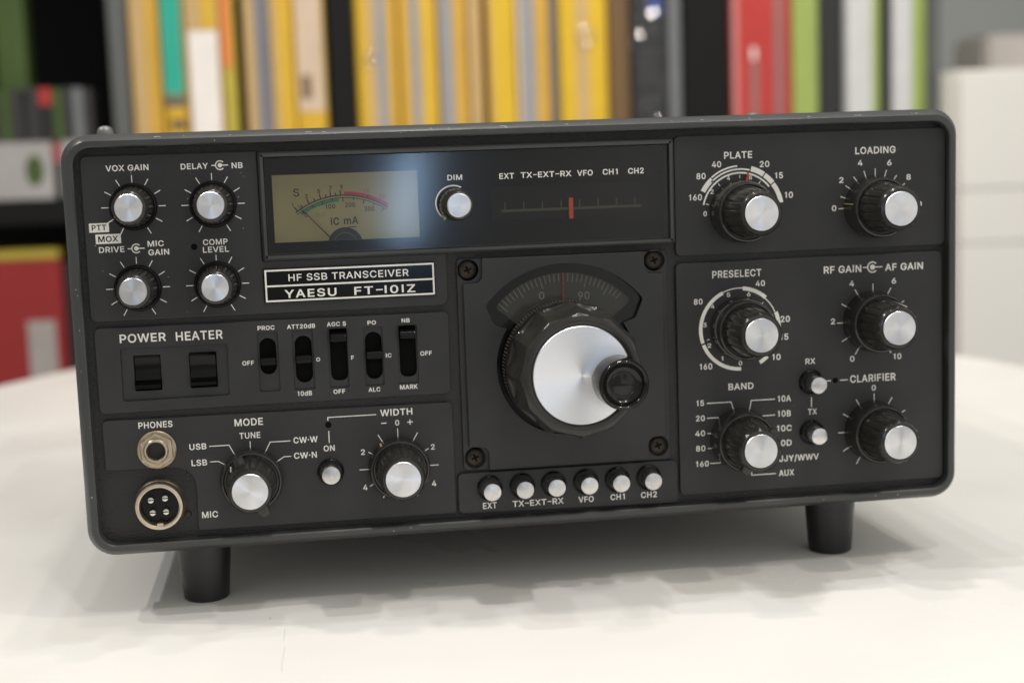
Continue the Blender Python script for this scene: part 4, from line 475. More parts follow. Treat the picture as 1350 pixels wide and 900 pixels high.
 'm': (610, '37,130,130,37,-16,237 258,351,351,258,-16,247 480,573,573,480,-16,253 37,130,131,37,237,255 258,351,352,258,247,259 480,573,573,480,253,255 37,131,134,37,255,269 480,573,572,477,255,275 258,352,352,258,259,260 258,352,355,257,260,272 37,134,140,37,269,281 257,355,356,256,272,275 256,356,359,253,275,283 477,572,571,473,275,285 37,140,147,37,281,291 253,359,363,251,283,288 473,571,570,472,285,290 251,363,365,249,288,291 472,570,568,462,290,300 37,147,155,37,291,299 249,365,373,242,291,299 37,155,165,37,299,306 242,373,382,233,299,306 462,568,566,450,300,308 37,165,176,37,306,311 233,382,386,230,306,308 230,386,393,222,308,311 451,566,565,436,308,312 37,176,187,37,311,313 222,393,400,217,311,312 219,400,405,209,312,313 440,565,564,418,312,314 37,187,199,37,313,314 209,405,418,199,313,314 37,564,555,37,314,336 37,555,548,37,336,345 37,319,316,37,345,351 319,548,543,325,345,354 37,316,305,37,351,364 325,543,541,328,354,356 328,541,529,340,356,368 37,128,128,37,364,395 128,305,300,134,364,370 340,529,525,346,368,372 134,300,298,137,370,372 137,298,286,149,372,382 346,525,514,356,372,380 356,514,505,367,380,386 149,286,276,162,382,389 367,505,497,373,386,389 162,276,271,165,389,391 373,497,483,390,389,395 165,271,256,182,391,397 390,483,477,394,395,397 181,256,249,192,397,399 394,477,461,413,397,400 192,249,236,198,399,400 194,236,220,219,400,402 409,461,437,437,400,402', '45,122,122,45,-8,238 266,343,343,266,-8,247 488,565,565,488,-8,253 45,122,123,45,238,256 266,343,344,266,247,259 488,565,565,488,253,255 488,565,563,485,255,277 45,123,127,45,256,272 266,344,344,266,259,262 266,344,347,264,262,275 45,127,133,45,272,285 264,347,349,264,275,278 485,563,563,482,277,284 264,349,352,260,278,286 482,563,561,478,284,294 45,133,141,45,285,296 260,352,356,258,286,293 258,356,359,255,293,296 478,561,558,467,294,307 45,141,150,45,296,305 255,359,367,247,296,305 45,149,161,45,305,313 247,367,378,237,305,313 467,558,557,462,307,310 462,557,555,452,310,316 45,161,172,45,313,317 237,378,382,234,313,315 234,382,389,226,315,317 452,555,553,437,316,320 45,170,186,45,317,321 226,387,400,218,317,320 218,400,403,210,320,321 438,553,552,419,320,322 45,186,199,45,321,322 210,403,418,199,321,322 45,552,549,45,322,330 45,318,311,45,330,342 318,549,548,319,330,332 319,548,537,331,332,348 45,120,120,45,342,387 120,311,309,123,342,346 123,309,306,126,346,351 331,537,535,334,348,351 126,306,295,139,351,364 334,535,524,345,351,362 345,524,519,351,362,367 139,295,293,142,364,367 142,293,281,153,367,375 351,520,510,360,367,373 360,510,501,371,373,379 153,281,272,166,375,382 371,501,494,377,379,382 166,272,268,169,382,383 377,494,481,392,382,387 169,268,253,184,383,389 392,481,475,396,387,389 183,253,247,193,389,391 396,475,459,414,389,392 193,247,235,200,391,392 195,235,219,219,392,394 410,459,437,437,392,394'),
 '/': (249, '-7,83,256,166,-92,549'),
 '·': (196, '98,98,114,82,180,182 82,114,129,67,182,188 67,129,142,54,188,198 54,142,152,44,198,211 44,152,158,38,211,226 38,158,160,36,226,242 36,160,158,38,242,258 38,158,152,44,258,273 44,152,142,54,273,286 54,142,129,67,286,296 67,129,114,82,296,302 82,114,98,98,302,304'),
}
# ------------------------------------------------------------------ the transceiver
rig = empty('radio_transceiver', (-1, 150, -TZ))
tag(rig, 'dark grey vintage radio transceiver with silver-capped knobs, meter and big tuning knob', 'radio')

def build_cabinet():
    bm = bmesh.new(); solid(bm, rrect(-167, -74.5, 165.6, 74.5, 8), 9, 300, mi=0); case = obj('case', bm, 'case', rig, smooth=40)
    for x, z, s in ((-167, 45.5, -1), (-167, 9, -1)):
        bm = bmesh.new(); prof = [(0, 0), (2.6, .2), (4.2, 1.1), (4.8, 2.4), (4.8, 5.6)]; lathe(bm, 0, 0, prof, 24)
        bmesh.ops.rotate(bm, verts=bm.verts, matrix=Matrix.Rotation(-PI/2, 3, 'Z')); bmesh.ops.translate(bm, verts=bm.verts, vec=(-170.4 if z > 20 else -169.3, 17, z))
        obj('screw', bm, 'screw', case, (-170, 17, z), 40)
    for x, y in ((-159.3, 55), (104.5, 60)):
        bm = bmesh.new(); lathe(bm, 0, 0, [(0, -6.9), (1.7, -6.6), (2.7, -5.8), (3.1, -4.6), (3.2, -3.5), (3.2, 0)], 24)
        if x > 0: bmesh.ops.scale(bm, verts=bm.verts, vec=(1, .64, 1))
        bmesh.ops.rotate(bm, verts=bm.verts, matrix=Matrix.Rotation(-PI/2, 3, 'X')); bmesh.ops.translate(bm, verts=bm.verts, vec=(x, y, 74.2))
        obj('screw', bm, 'screw', case, (x, y, 74), 40)
    # bezel: rounded frame, chamfered outside, standing proud of the panel
    bm = bmesh.new(); x0, x1, z0, z1 = -168.4, 167.0, -76.4, 76.2
    def rr(d, r): return rrect(x0+d, z0+d, x1-d, z1-d, r, 8)
    prof = [(0, 10, 14), (0, 10, 1.2), (.5, 9.6, -.2), (1.7, 8.6, -2.3), (2.3, 8.2, -3.0), (4.0, 6.8, -3.0), (4.5, 6.4, -2.6), (4.7, 6.2, 3.5)]
    rs = [ring(bm, rr(d, r), y) for d, r, y in prof]
    for a, b in zip(rs, rs[1:]): bridge(bm, a, b)
    rnd = random.Random(3)                                     # rubbed paint along the edges
    for k in range(20):
        x = rnd.uniform(-155, 150); l = rnd.choice((.3, .5, .8, 1.4, 2.6)); u = rnd.uniform(.86, 1.02); y = -.2-2.1*u; d = .5+1.2*u
        for (xa, xb) in ((x, x+l),):
            q = [bm.verts.new(v) for v in ((xa, y-.05, z1-d+.05), (xb, y-.05, z1-d+.05), (xb-.1*l, y-.05+.22, z1-d+.2), (xa+.15*l, y-.05+.22, z1-d+.2))]
            f = bm.faces.new(q); f.material_index = 1; f.tag = True
    for k in range(6): flat(bm, circ(x0+rnd.uniform(2.5, 3.9), rnd.uniform(-62, 66), rnd.uniform(.08, .3), 7), -3.04, 1)
    for k in range(8): flat(bm, circ(rnd.uniform(-150, 150), rnd.choice((z0+rnd.uniform(2.6, 3.6), z1-rnd.uniform(2.6, 3.6))), rnd.uniform(.12, .25), 7), -3.04, 1)
    obj('bezel', bm, ['bezel', 'chip'], rig, smooth=25)
    bm = bmesh.new(); solid(bm, rrect(-164.3, -72.3, 162.9, 72.1, 6), 1.6, 5, holes=[rrect(-98.5, 30.2, 52.6, 66.8, .2, 1), rrect(-27, -46, 48, 25.5, 1, 2), rrect(-156, -21.5, -40, 5.5, 1, 2), circ(-141.7, -37.9, 3.4, 24)]); obj('face_backing', bm, 'recess', rig)
    for x in (-128.6, 121.7):
        bm = bmesh.new(); lathe(bm, 0, 0, [(0, 0), (7.9, 0), (8.6, .7), (10.3, 23), (10.3, 26)], 40)
        bmesh.ops.rotate(bm, verts=bm.verts, matrix=Matrix.Rotation(PI/2, 3, 'X')); 
        for v in bm.verts: v.co.z = abs(v.co.z)
        bmesh.ops.translate(bm, verts=bm.verts, vec=(x, 19, -TZ)); obj('foot', bm, 'rubber', rig, (x, 19, -TZ), 40)
    for x in (-128.6, 121.7):
        bm = bmesh.new(); lathe(bm, 0, 0, [(0, 0), (7.9, 0), (8.6, .7), (10.3, 23), (10.3, 26)], 24)
        bmesh.ops.rotate(bm, verts=bm.verts, matrix=Matrix.Rotation(PI/2, 3, 'X'))
        for v in bm.verts: v.co.z = abs(v.co.z)
        bmesh.ops.translate(bm, verts=bm.verts, vec=(x, 275, -TZ)); obj('foot', bm, 'rubber', rig, (x, 275, -TZ), 40)
build_cabinet()

INK = -.04
def lettering(bm, key, y=INK, mi=1):
    for s, a, b, z, h in TEXT[key]:
        if s[0] in '!#': continue
        if s in '–+': 
            line(bm, (a, z+h*.42), (b, z+h*.42), .36, y, mi)
            if s == '+': line(bm, ((a+b)/2, z+h*.42-1), ((a+b)/2, z+h*.42+1), .36, y-.003, mi)
            continue
        text(bm, s, a, b, z, h, y, mi)

KS = dict(vox=(-144.2, 50.35), delay=(-116.3, 50.15), drive=(-144.5, 21.3), comp=(-116.4, 21.3), dim=(-29.1, 46.8),
          plate=(79.8, 39.9), loading=(133.0, 39.6), presel=(79.2, -4.6), rf=(132.3, -4.6), band=(78.4, -47.6), clar=(132.7, -47.8),
          mode=(-108.2, -51.1), width=(-53.8, -50.3), main=(10.8, -14.7))

def panels():
    # upper left: voice and compression controls
    bm = bmesh.new()
    A = round_poly([(-161.8, 68.7), (-161.9, 9.8), (-33.0, 9.8), (-33.0, 29.0), (-100.0, 29.0), (-100.0, 68.6)], [2.5, 2.5, 3, 0, 0, 0])
    solid(bm, A, 0, 2.6, .35); lettering(bm, 'A')
    for k in ('vox', 'delay', 'drive', 'comp'):
        cx, cz = KS[k]; a = [i*30 for i in range(-2, 9)]
        if k == 'vox': a = a[:-2]
        if k == 'comp': a.remove(90); ticks(bm, cx, cz, 8.7, 10.7, (90,), .30, INK, 1)
        ticks(bm, cx, cz, 8.7, 11.2, a, .30, INK, 1)
    icon(bm, -113.1, 64.0, INK, 1, 1.75, -116.1, -110.2); icon(bm, -144.2, 35.5, INK, 1, 1.75, -147.2, -141.3)
    for x0, x1, z0, z1 in ((-160.1, -153.2, 41.75, 45.0), (-158.1, -149.3, 37.6, 41.0)): flat(bm, [(x0, z0), (x1, z0), (x1, z1), (x0, z1)], INK, 1)
    text(bm, 'PTT', -159.2, -154.1, 42.45, 2.0, INK-.03, 2); text(bm, 'MOX', -157.2, -150.3, 38.3, 2.05, INK-.03, 2)
    line(bm, (-153.9, 44.7), (-151.4, 46.2), .36, INK-.002, 1); line(bm, (-149.4, 40.6), (-147.9, 43.4), .36, INK-.002, 1)
    flat(bm, circ(-123.9, 35.2, 1.15, 20), INK, 2)
    rnd = random.Random(5)
    for k in range(16): flat(bm, circ(rnd.uniform(-160, -104), rnd.uniform(11, 67), rnd.uniform(.10, .24), 6), INK-.02, 3)
    obj('control_panel', bm, ['plate', 'ink', 'matte', 'inkdim'], rig)
    # power and slide switches
    bm = bmesh.new(); rec = round_poly([(-152.3, -.2), (-114.2, -.3), (-114.4, -19.4), (-152.5, -19.6)], 1.2, 3)
    SL = [(-103.5, -96.0), (-90.9, -83.3), (-78.0, -70.8), (-65.0, -57.8), (-52.5, -45.0)]
    holes = [rec] + [rrect(a, -18.9, b, 3.1, .5, 2) for a, b in SL]
    solid(bm, round_poly([(-161.1, 7.4), (-32.9, 7.2), (-33.2, -23.5), (-161.1, -23.7)], 2.4), 0, 2.6, .35, holes=holes); lettering(bm, 'B')
    obj('switch_panel', bm, ['plate', 'ink'], rig)
    # lower left: mode and width
    bm = bmesh.new()
    E_ = round_poly([(-160.6, -26.3), (-33.0, -26.9), (-32.9, -69.4), (-128.6, -69.2), (-128.5, -45.2), (-160.4, -44.6)], [2.2, 2, 1.2, .8, 8.5, 1])
    solid(bm, E_, 0, 2.6, .35); lettering(bm, 'E')
    cx, cz = KS['width']; ticks(bm, cx, cz, 11.6, 14.8, (0, 60, 90, 120, 180), .32, INK, 1); ticks(bm, cx, cz, 11.6, 13.0, (30, 150, 210, 240, 300), .32, INK, 1)
    for pts in ([(-123.0, -37.9), (-115.8, -37.9), (-113.6, -42.5)], [(-123.1, -43.7), (-120, -43.7), (-117.6, -45.2)], [(-108.15, -36.9), (-108.2, -40.4)],
                [(-93.5, -37.7), (-100.9, -37.7), (-103.1, -41.8)], [(-93.5, -43.5), (-96.1, -43.5), (-98.7, -45.1)],
                [(-61.5, -29.8), (-79.4, -29.8), (-79.4, -31.0)], [(-79.3, -34.9), (-79.3, -39.4)]): poly(bm, pts, .32, INK, 1)
    flat(bm, circ(-79.3, -32.6, 1.2, 20), INK, 2)
    obj('control_panel', bm, ['plate', 'ink', 'matte'], rig)
    # upper right: plate and loading
    bm = bmesh.new(); solid(bm, round_poly([(54.4, 69.0), (162.3, 69.1), (162.2, 24.0), (54.3, 24.0)], 2.4), 0, 2.6, .35); lettering(bm, 'C')
    cx, cz = 79.8, 39.9
    band(bm, cx, cz, 14.3, 14.95, 38, 168, INK, 1)
    band(bm, cx, cz, 15.6, 17.5, 131, 151, INK, 1); band(bm, cx, cz, 16.9, 17.5, 93, 130, INK, 1); band(bm, cx, cz, 15.7, 16.3, 76, 134, INK, 1)
    band(bm, cx, cz, 15.6, 17.6, 55.5, 74.5, INK, 1); band(bm, cx, cz, 15.6, 17.5, 39, 54, INK, 1)
    a, b = arc_pts(cx, cz, 15.5, 10, 37.5, 8), arc_pts(cx, cz, 17.3, 10, 37.5, 8)
    for i in range(8): flat(bm, [a[i], a[i+1], b[i+1], b[i]], INK, 1)
    ticks(bm, cx, cz, 12.6, 13.8, (166, 128, 90, 54), .3, INK, 1)
    cx, cz = 133.7, 39.45; ticks(bm, cx, cz, 11.8, 14.8, [i*18 for i in range(0, 11)], .32, INK, 1)
    obj('control_panel', bm, ['plate', 'ink'], rig)
    # lower right: preselector, gain, band and clarifier
    bm = bmesh.new(); solid(bm, round_poly([(54.1, 21.2), (160.9, 21.5), (161.6, -68.6), (54.3, -68.7)], 2.4), 0, 2.6, .35); lettering(bm, 'D')
    cx, cz = 79.0, -4.9
    band(bm, cx, cz, 14.8, 16.2, 201, 271, INK, 1); band(bm, cx, cz, 14.8, 16.2, 115, 198.5, INK, 1); band(bm, cx, cz, 15.5, 15.9, 85, 115, INK, 1)
    band(bm, cx, cz, 14.8, 16.3, 48, 85, INK, 1); band(bm, cx, cz, 15.0, 15.4, 23, 48, INK, 1); band(bm, cx, cz, 14.8, 16.3, -12, 22, INK, 1)
    band(bm, cx, cz, 14.8, 16.3, 300, 314, INK, 1)
    ticks(bm, cx, cz, 12.6, 13.6, (196, 46, 20), .3, INK, 1)
    cx, cz = 132.65, -4.7; ticks(bm, cx, cz, 11.5, 14.7, [i*30 for i in range(-2, 9)], .32, INK, 1)
    cx, cz = 133.0, -47.9; ticks(bm, cx, cz, 11.6, 14.8, [i*30 for i in range(-2, 9)], .32, INK, 1)
    icon(bm, 132.5, 16.4, INK, 1, 2.2, 128.6, 136.5)
    for pts in ([(65.4, -33.1), (75.0, -33.1), (76.2, -36.6)], [(65.4, -38.9), (69.7, -38.9), (71, -40.1)], [(65.4, -44.9), (67.9, -44.9)], [(65.5, -50.8), (67.9, -50.8)],
                [(66.4, -56.7), (70.5, -56.7)], [(82.3, -37), (83.1, -33), (92.6, -33)], [(87.6, -39.3), (92.6, -39.2)], [(90.2, -45.8), (91.6, -45)], [(82.9, -61), (82.9, -62.4), (92.7, -62.4)],
                [(107.4, -33.1), (107.4, -37)], [(113.3, -27.1), (115.3, -27.1)], [(119.1, -27.1), (122.2, -27.1)]): poly(bm, pts, .34, INK, 1)
    flat(bm, circ(117.1, -27.05, 1.1, 20), INK, 2)
    obj('control_panel', bm, ['plate', 'ink', 'matte'], rig)
    # channel buttons
    bm = bmesh.new(); solid(bm, round_poly([(-31.9, -54.3), (53.2, -54.5), (53.4, -71.4), (-32.0, -69.8)], 2.2), 0, 2.6, .35); lettering(bm, 'F')
    obj('button_panel', bm, ['plate', 'ink'], rig)
    # name plate
    bm = bmesh.new(); solid(bm, rrect(-100.1, 13.6, -37.4, 26.1, .2, 1), -.7, 1, .15)
    y = -.74
    for p, q in (((-99.5, 25.4), (-37.8, 25.4)), ((-99.5, 14.3), (-37.8, 14.3)), ((-99.2, 19.75), (-38.1, 19.75))): line(bm, p, q, .62, y, 1)
    for x in (-99.2, -38.1): line(bm, (x, 14.0), (x, 25.7), .62, y-.005, 1)
    text(bm, 'HF SSB TRANSCEIVER', -91.0, -47.2, 21.35, 2.5, y, 1, False)
    text(bm, 'YAESU', -92.7, -73.9, 15.35, 2.85, y, 1, True, .075); text(bm, 'FT–I0IZ', -67.4, -45.0, 15.3, 2.85, y, 1, True, .085)
    obj('name_plate', bm, ['black', 'ink'], rig)
    return SL
SLIDES = panels()

def display():
    bm = bmesh.new(); o = rrect(-99.8, 28.9, 54.0, 68.3, 1.0, 3); k = [o, inset(o, .25), inset(o, .9), inset(o, 1.9), inset(o, 2.3)]; ys = [2.4, -1.2, -1.9, -1.9, 6.5]
    rs = [ring(bm, a, y) for a, y in zip([o]+k, [2.4]+[-.6]+ys[1:])]
    for a, b in zip(rs, rs[1:]): bridge(bm, a, b)
    obj('display_frame', bm, 'bezel', rig, smooth=30)
    bm = bmesh.new(); solid(bm, rrect(-97.6, 31.0, 51.8, 66.0, .1, 1), 6.4, 7.4); obj('display_backing', bm, 'dial2', rig)
    bm = bmesh.new(); solid(bm, rrect(-97.55, 31.1, 51.75, 65.95, .1, 1), 0, .8, back=False); lettering(bm, 'G')
    band(bm, -29.5, 47.2, 6.25, 6.75, 62, 238, INK, 1); flat(bm, [(-34.4, 42.8), (-33.1, 41.2), (-32.4, 41.7), (-33.0, 43.0)], INK, 1)
    obj('display_window', bm, ['glass', 'ink'], rig)
    # meter card with its scale
    bm = bmesh.new(); solid(bm, rrect(-95.15, 35.2, -42.1, 59.7, .1, 1), 4.0, 5.0); y = 3.96
    cx, cz, R = -69.8, 22.6, 29.0                                # centre and radius of the scale arc
    def P(a, r): return (cx+r*math.cos(math.radians(a)), cz+r*math.sin(math.radians(a)))
    a0, a1 = 126.5, 55.5
    band(bm, cx, cz, R-.2, R+.22, a0, a1, y, 1, 24); band(bm, cx, cz, R-1.0, R-.75, a0, a1, y, 1, 24)
    band(bm, cx, cz, R-2.2, R-1.1, 124, 93, y, 2, 14); band(bm, cx, cz, R+.25, R+1.35, 89, 56.5, y, 3, 14)
    for i, a in enumerate((125, 120.5, 115, 110.5, 106, 102, 98.5, 95, 91.5)): line(bm, P(a, R), P(a, R+(1.9 if i % 2 == 0 else 1.1)), .42, y-.004, 1)
    for i in range(9): a = 122-i*8; line(bm, P(a, R-1), P(a, R-(2.3 if i % 2 == 0 else 1.6)), .36, y-.006, 1)
    line(bm, P(72, R+.2), P(72, R+1.5), .3, y-.008, 1)
    for s, a in (('1', 126), ('3', 115), ('5', 106), ('7', 98), ('9', 90.5)): 
        p = P(a, R+2.2); w = .5 if s == '1' else 1.05; text(bm, s, p[0]-w/2, p[0]+w/2, p[1], 1.6, y, 1)
    for s, a in (('20', 73.5), ('50', 62)): p = P(a, R+1.9); text(bm, s, p[0]-1.1, p[0]+1.1, p[1], 1.5, y, 3, False)
    for s, a in (('100', 101), ('200', 84), ('300', 67.5)): p = P(a, R-4.2); text(bm, s, p[0]-1.8, p[0]+1.8, p[1], 1.6, y, 1)
    text(bm, '0', -84.0, -82.9, 44.2, 1.5, y, 1, False); text(bm, 'ALC', -80.0, -76.4, 44.1, 1.5, y, 4, False)
    for s, a, b, z, h in TEXT['M']: text(bm, s, a, b, z, h, y, 1, s != 'S')
    line(bm, (-68.4, 39.9), (-65.2, 39.9), .3, y, 1)
    flat(bm, arc_pts(-69.6, 33.5, 6.4, 16, 164, 14), y-.01, 1); band(bm, -69.6, 33.5, 4.2, 4.6, 25, 155, y-.03, 5)
    mt = obj('meter', bm, ['meter', 'blackink', 'green', 'red', 'lime', 'dial'], rig)
    bm = bmesh.new(); p, q = Vector((-86.4, 48.6)), Vector((-74.0, 35.3)); d = (q-p).normalized(); n = Vector((-d.y, d.x))*.17
    solid(bm, [tuple(p-n*.6), tuple(q-n*1.4), tuple(q+n*1.4), tuple(p+n*.6)], 2.6, 2.9); obj('needle', bm, 'blackink', mt)
    # channel scale behind the window, red pointer in front
    bm = bmesh.new(); solid(bm, rrect(-15, 40.0, 45.9, 52.6, .2, 1), 4.6, 5.2); y = 4.56
    line(bm, (-11.2, 43.5), (42.4, 43.5), 1.0, y, 1)
    for i in range(8): x = -9.7+i*7.1; line(bm, (x, 43.6), (x, 46.8), .45, y-.01, 1)
    sc = obj('channel_scale', bm, ['dial2', 'olive'], rig)
    bm = bmesh.new(); solid(bm, rrect(14.4, 39.7, 16.0, 47.5, .1, 1), 3.4, 4.0); obj('pointer', bm, 'orange', sc)
MT['dial2'] = mat('scale_black', (.016, .016, .015), .9, spec=.1)
display()

# ------------------------------------------------------------------ knobs
_knob_mesh = {}
def cached(key, build):
    """build the mesh once (knob axis at the origin), reuse it for every repeat"""
    if key not in _knob_mesh:
        o = build(); _knob_mesh[key] = o.data; bpy.data.objects.remove(o)
    return _knob_mesh[key]
def ridges(n, depth, rows):
    def f(k, a):
        if k not in rows: return 1
        t = (a*n/(2*PI)) % 1; return 1-depth*max(0, 1-abs(t-.5)*6)
    return f
def proto(prof, seg, m, fl=None, sm=30):
    bm = bmesh.new(); lathe(bm, 0, 0, prof, seg, 0, fl); return obj('knob_proto', bm, m, None, (0, 0, 0), sm)
def knob(kind, at, y0=0):
    x, z = at; a3 = (x, y0, z)
    if kind == 'small':
        body = cached('s_body', lambda: proto([(0, 0), (6.9, -.8), (7.3, -2.2), (7.1, -4), (6.5, -9), (6.15, -13.6), (5.7, -15.0), (4.95, -15.5), (4.8, -15.0), (0, -15.0)], 144, 'smoke', ridges(24, .045, (2, 3, 4, 5))))
        skirt = cached('s_skirt', lambda: proto([(0, 0), (8.3, 0), (8.35, -.9), (8.0, -1.5), (7.6, -1.6), (7.4, -.9), (0, -.9)], 64, 'black'))
        cap = cached('s_cap', lambda: proto([(4.85, -14.8), (4.82, -15.8), (4.65, -16.0), (0, -16.05)], 48, 'alu'))
    elif kind == 'dim':
        body = cached('d_body', lambda: proto([(0, 0), (6.0, 0), (6.0, -2.2), (5.8, -9), (5.45, -14.2), (5.0, -15.2), (4.5, -15.5), (4.4, -15.0), (0, -15.0)], 120, 'smoke', ridges(20, .05, (2, 3, 4))))
        skirt = None; cap = cached('d_cap', lambda: proto([(4.4, -14.8), (4.35, -15.7), (4.0, -16.0), (0, -16.05)], 48, 'alu'))
    elif kind == 'large':
        body = cached('l_body', lambda: proto([(0, -8), (9.6, -8.2), (9.6, -10), (9.1, -16), (8.5, -22.6), (8.2, -24.4), (7.5, -25.4), (6.55, -25.6), (6.4, -25.0), (0, -25.0)], 192, 'smoke', ridges(18, .045, (2, 3, 4))))
        skirt = cached('l_skirt', lambda: proto([(0, 0), (12.0, 0), (11.9, -2), (11.5, -8.2), (11.0, -9.6), (10.4, -9.9), (10.0, -9.0), (0, -9.0)], 72, 'smoke2'))
        cap = cached('l_cap', lambda: proto([(6.4, -24.8), (6.35, -25.8), (6.2, -26.0), (0, -26.05)], 56, 'alu'))
    else:
        body = cached('m_body', lambda: proto([(0, -3), (9.4, -3.2), (9.3, -6), (8.9, -12), (8.3, -18.6), (8.0, -20.4), (7.4, -21.4), (6.6, -21.6), (6.5, -21.0), (0, -21.0)], 192, 'smoke', ridges(18, .045, (2, 3, 4))))
        skirt = cached('m_skirt', lambda: proto([(0, 0), (11.6, 0), (11.6, -2), (11.3, -4.6), (10.8, -5.6), (10.2, -5.8), (9.8, -5.0), (0, -5.0)], 72, 'smoke2'))
        cap = cached('m_cap', lambda: proto([(6.5, -20.8), (6.45, -21.8), (6.3, -22.0), (0, -22.05)], 56, 'alu'))
    k = obj('control_knob', None, None, rig, a3, mesh=body)
    if skirt: obj('skirt', None, None, k, a3, mesh=skirt)
    obj('metal_cap', None, None, k, a3, mesh=cap)
    return k
def mark(k, at, ang, r0, r1, y0, y1, m='ink', w=.5):
    """pointer line along the side of a knob: a thin bar from (r0, y0) to (r1, y1)"""
    bm = bmesh.new(); c, s = math.cos(math.radians(ang)), math.sin(math.radians(ang)); n = (-s*w/2, c*w/2); vs = []
    for r, y in ((r0, y0), (r1, y1)):
        for dr in (0, -.5):
            for sg in (-1, 1): vs.append(bm.verts.new((at[0]+(r+dr)*c+sg*n[0], y, at[1]+(r+dr)*s+sg*n[1])))
    for f in ((0, 1, 3, 2), (4, 6, 7, 5), (0, 4, 5, 1), (2, 3, 7, 6), (0, 2, 6, 4), (1, 5, 7, 3)): bm.faces.new([vs[i] for i in f])
    obj('pointer_line', bm, m, k, (at[0], y0, at[1]))
def wing(k, at, ang, r, w, y0, y1, m='smoke'):
    bm = bmesh.new(); c, s = math.cos(math.radians(ang)), math.sin(math.radians(ang))
    pts = [(5, -w*.75), (r-.6, -w/2), (r, -w*.3), (r, w*.3), (r-.6, w/2), (5, w*.75)]
    solid(bm, [(at[0]+px*c-pz*s, at[1]+px*s+pz*c) for px, pz in pts], y0, y1, .4); obj('lever', bm, m, k, (at[0], y0, at[1]), 30)
for n_ in ('vox', 'delay', 'drive', 'comp'): knob('small', KS[n_])
kd = knob('dim', KS['dim'], 0)
kk = {n_: knob('large', KS[n_]) for n_ in ('plate', 'loading', 'presel', 'rf', 'band', 'clar')}
kk['mode'] = knob('medium', KS['mode']); kk['width'] = knob('medium', KS['width'])
mark(kk['loading'], KS['loading'], 172, 12.2, 11.75, -.4, -8.0, 'brassline', .32)
mark(kk['rf'], KS['rf'], 62, 9.6, 8.75, -10.5, -23, 'ink', .4); mark(kk['width'], KS['width'], 125, 11.75, 11.5, -.4, -4.6, 'brassline', .8)
mark(kk['mode'], KS['mode'], 140, 9.55, 9.1, -5.6, -12, 'ink', .45)
wing(kk['mode'], KS['mode'], 113, 11.6, 3.6, -13, -9.5); wing(kk['mode'], KS['mode'], -60, 10.8, 3.4, -21.0, -16.5)
wing(kk['band'], KS['band'], 47, 9.9, 3.2, -24.8, -20.5); wing(kk['band'], KS['band'], -126, 10.4, 3.4, -24.8, -20.5)
def plate_pointer():
    bm = bmesh.new(); cx, cz = KS['plate']; ticks(bm, cx, cz, 10.5, 14.9, (79,), .8, -1.2, 0)
    bm2 = bmesh.new(); c, s = math.cos(math.radians(79)), math.sin(math.radians(79)); n = (-s*.42, c*.42)
    o = [(cx+11*c-n[0], cz+11*s-n[1]), (cx+14.9*c-n[0]*.6, cz+14.9*s-n[1]*.6), (cx+14.9*c+n[0]*.6, cz+14.9*s+n[1]*.6), (cx+11*c+n[0], cz+11*s+n[1])]
    bm.free(); solid(bm2, o, -1.8, -1.0); obj('pointer', bm2, 'red2', kk['plate'], (cx, -1, cz))
MT['red2'] = mat('red_pointer_plastic', (.50, .05, .04), .35); 
plate_pointer()

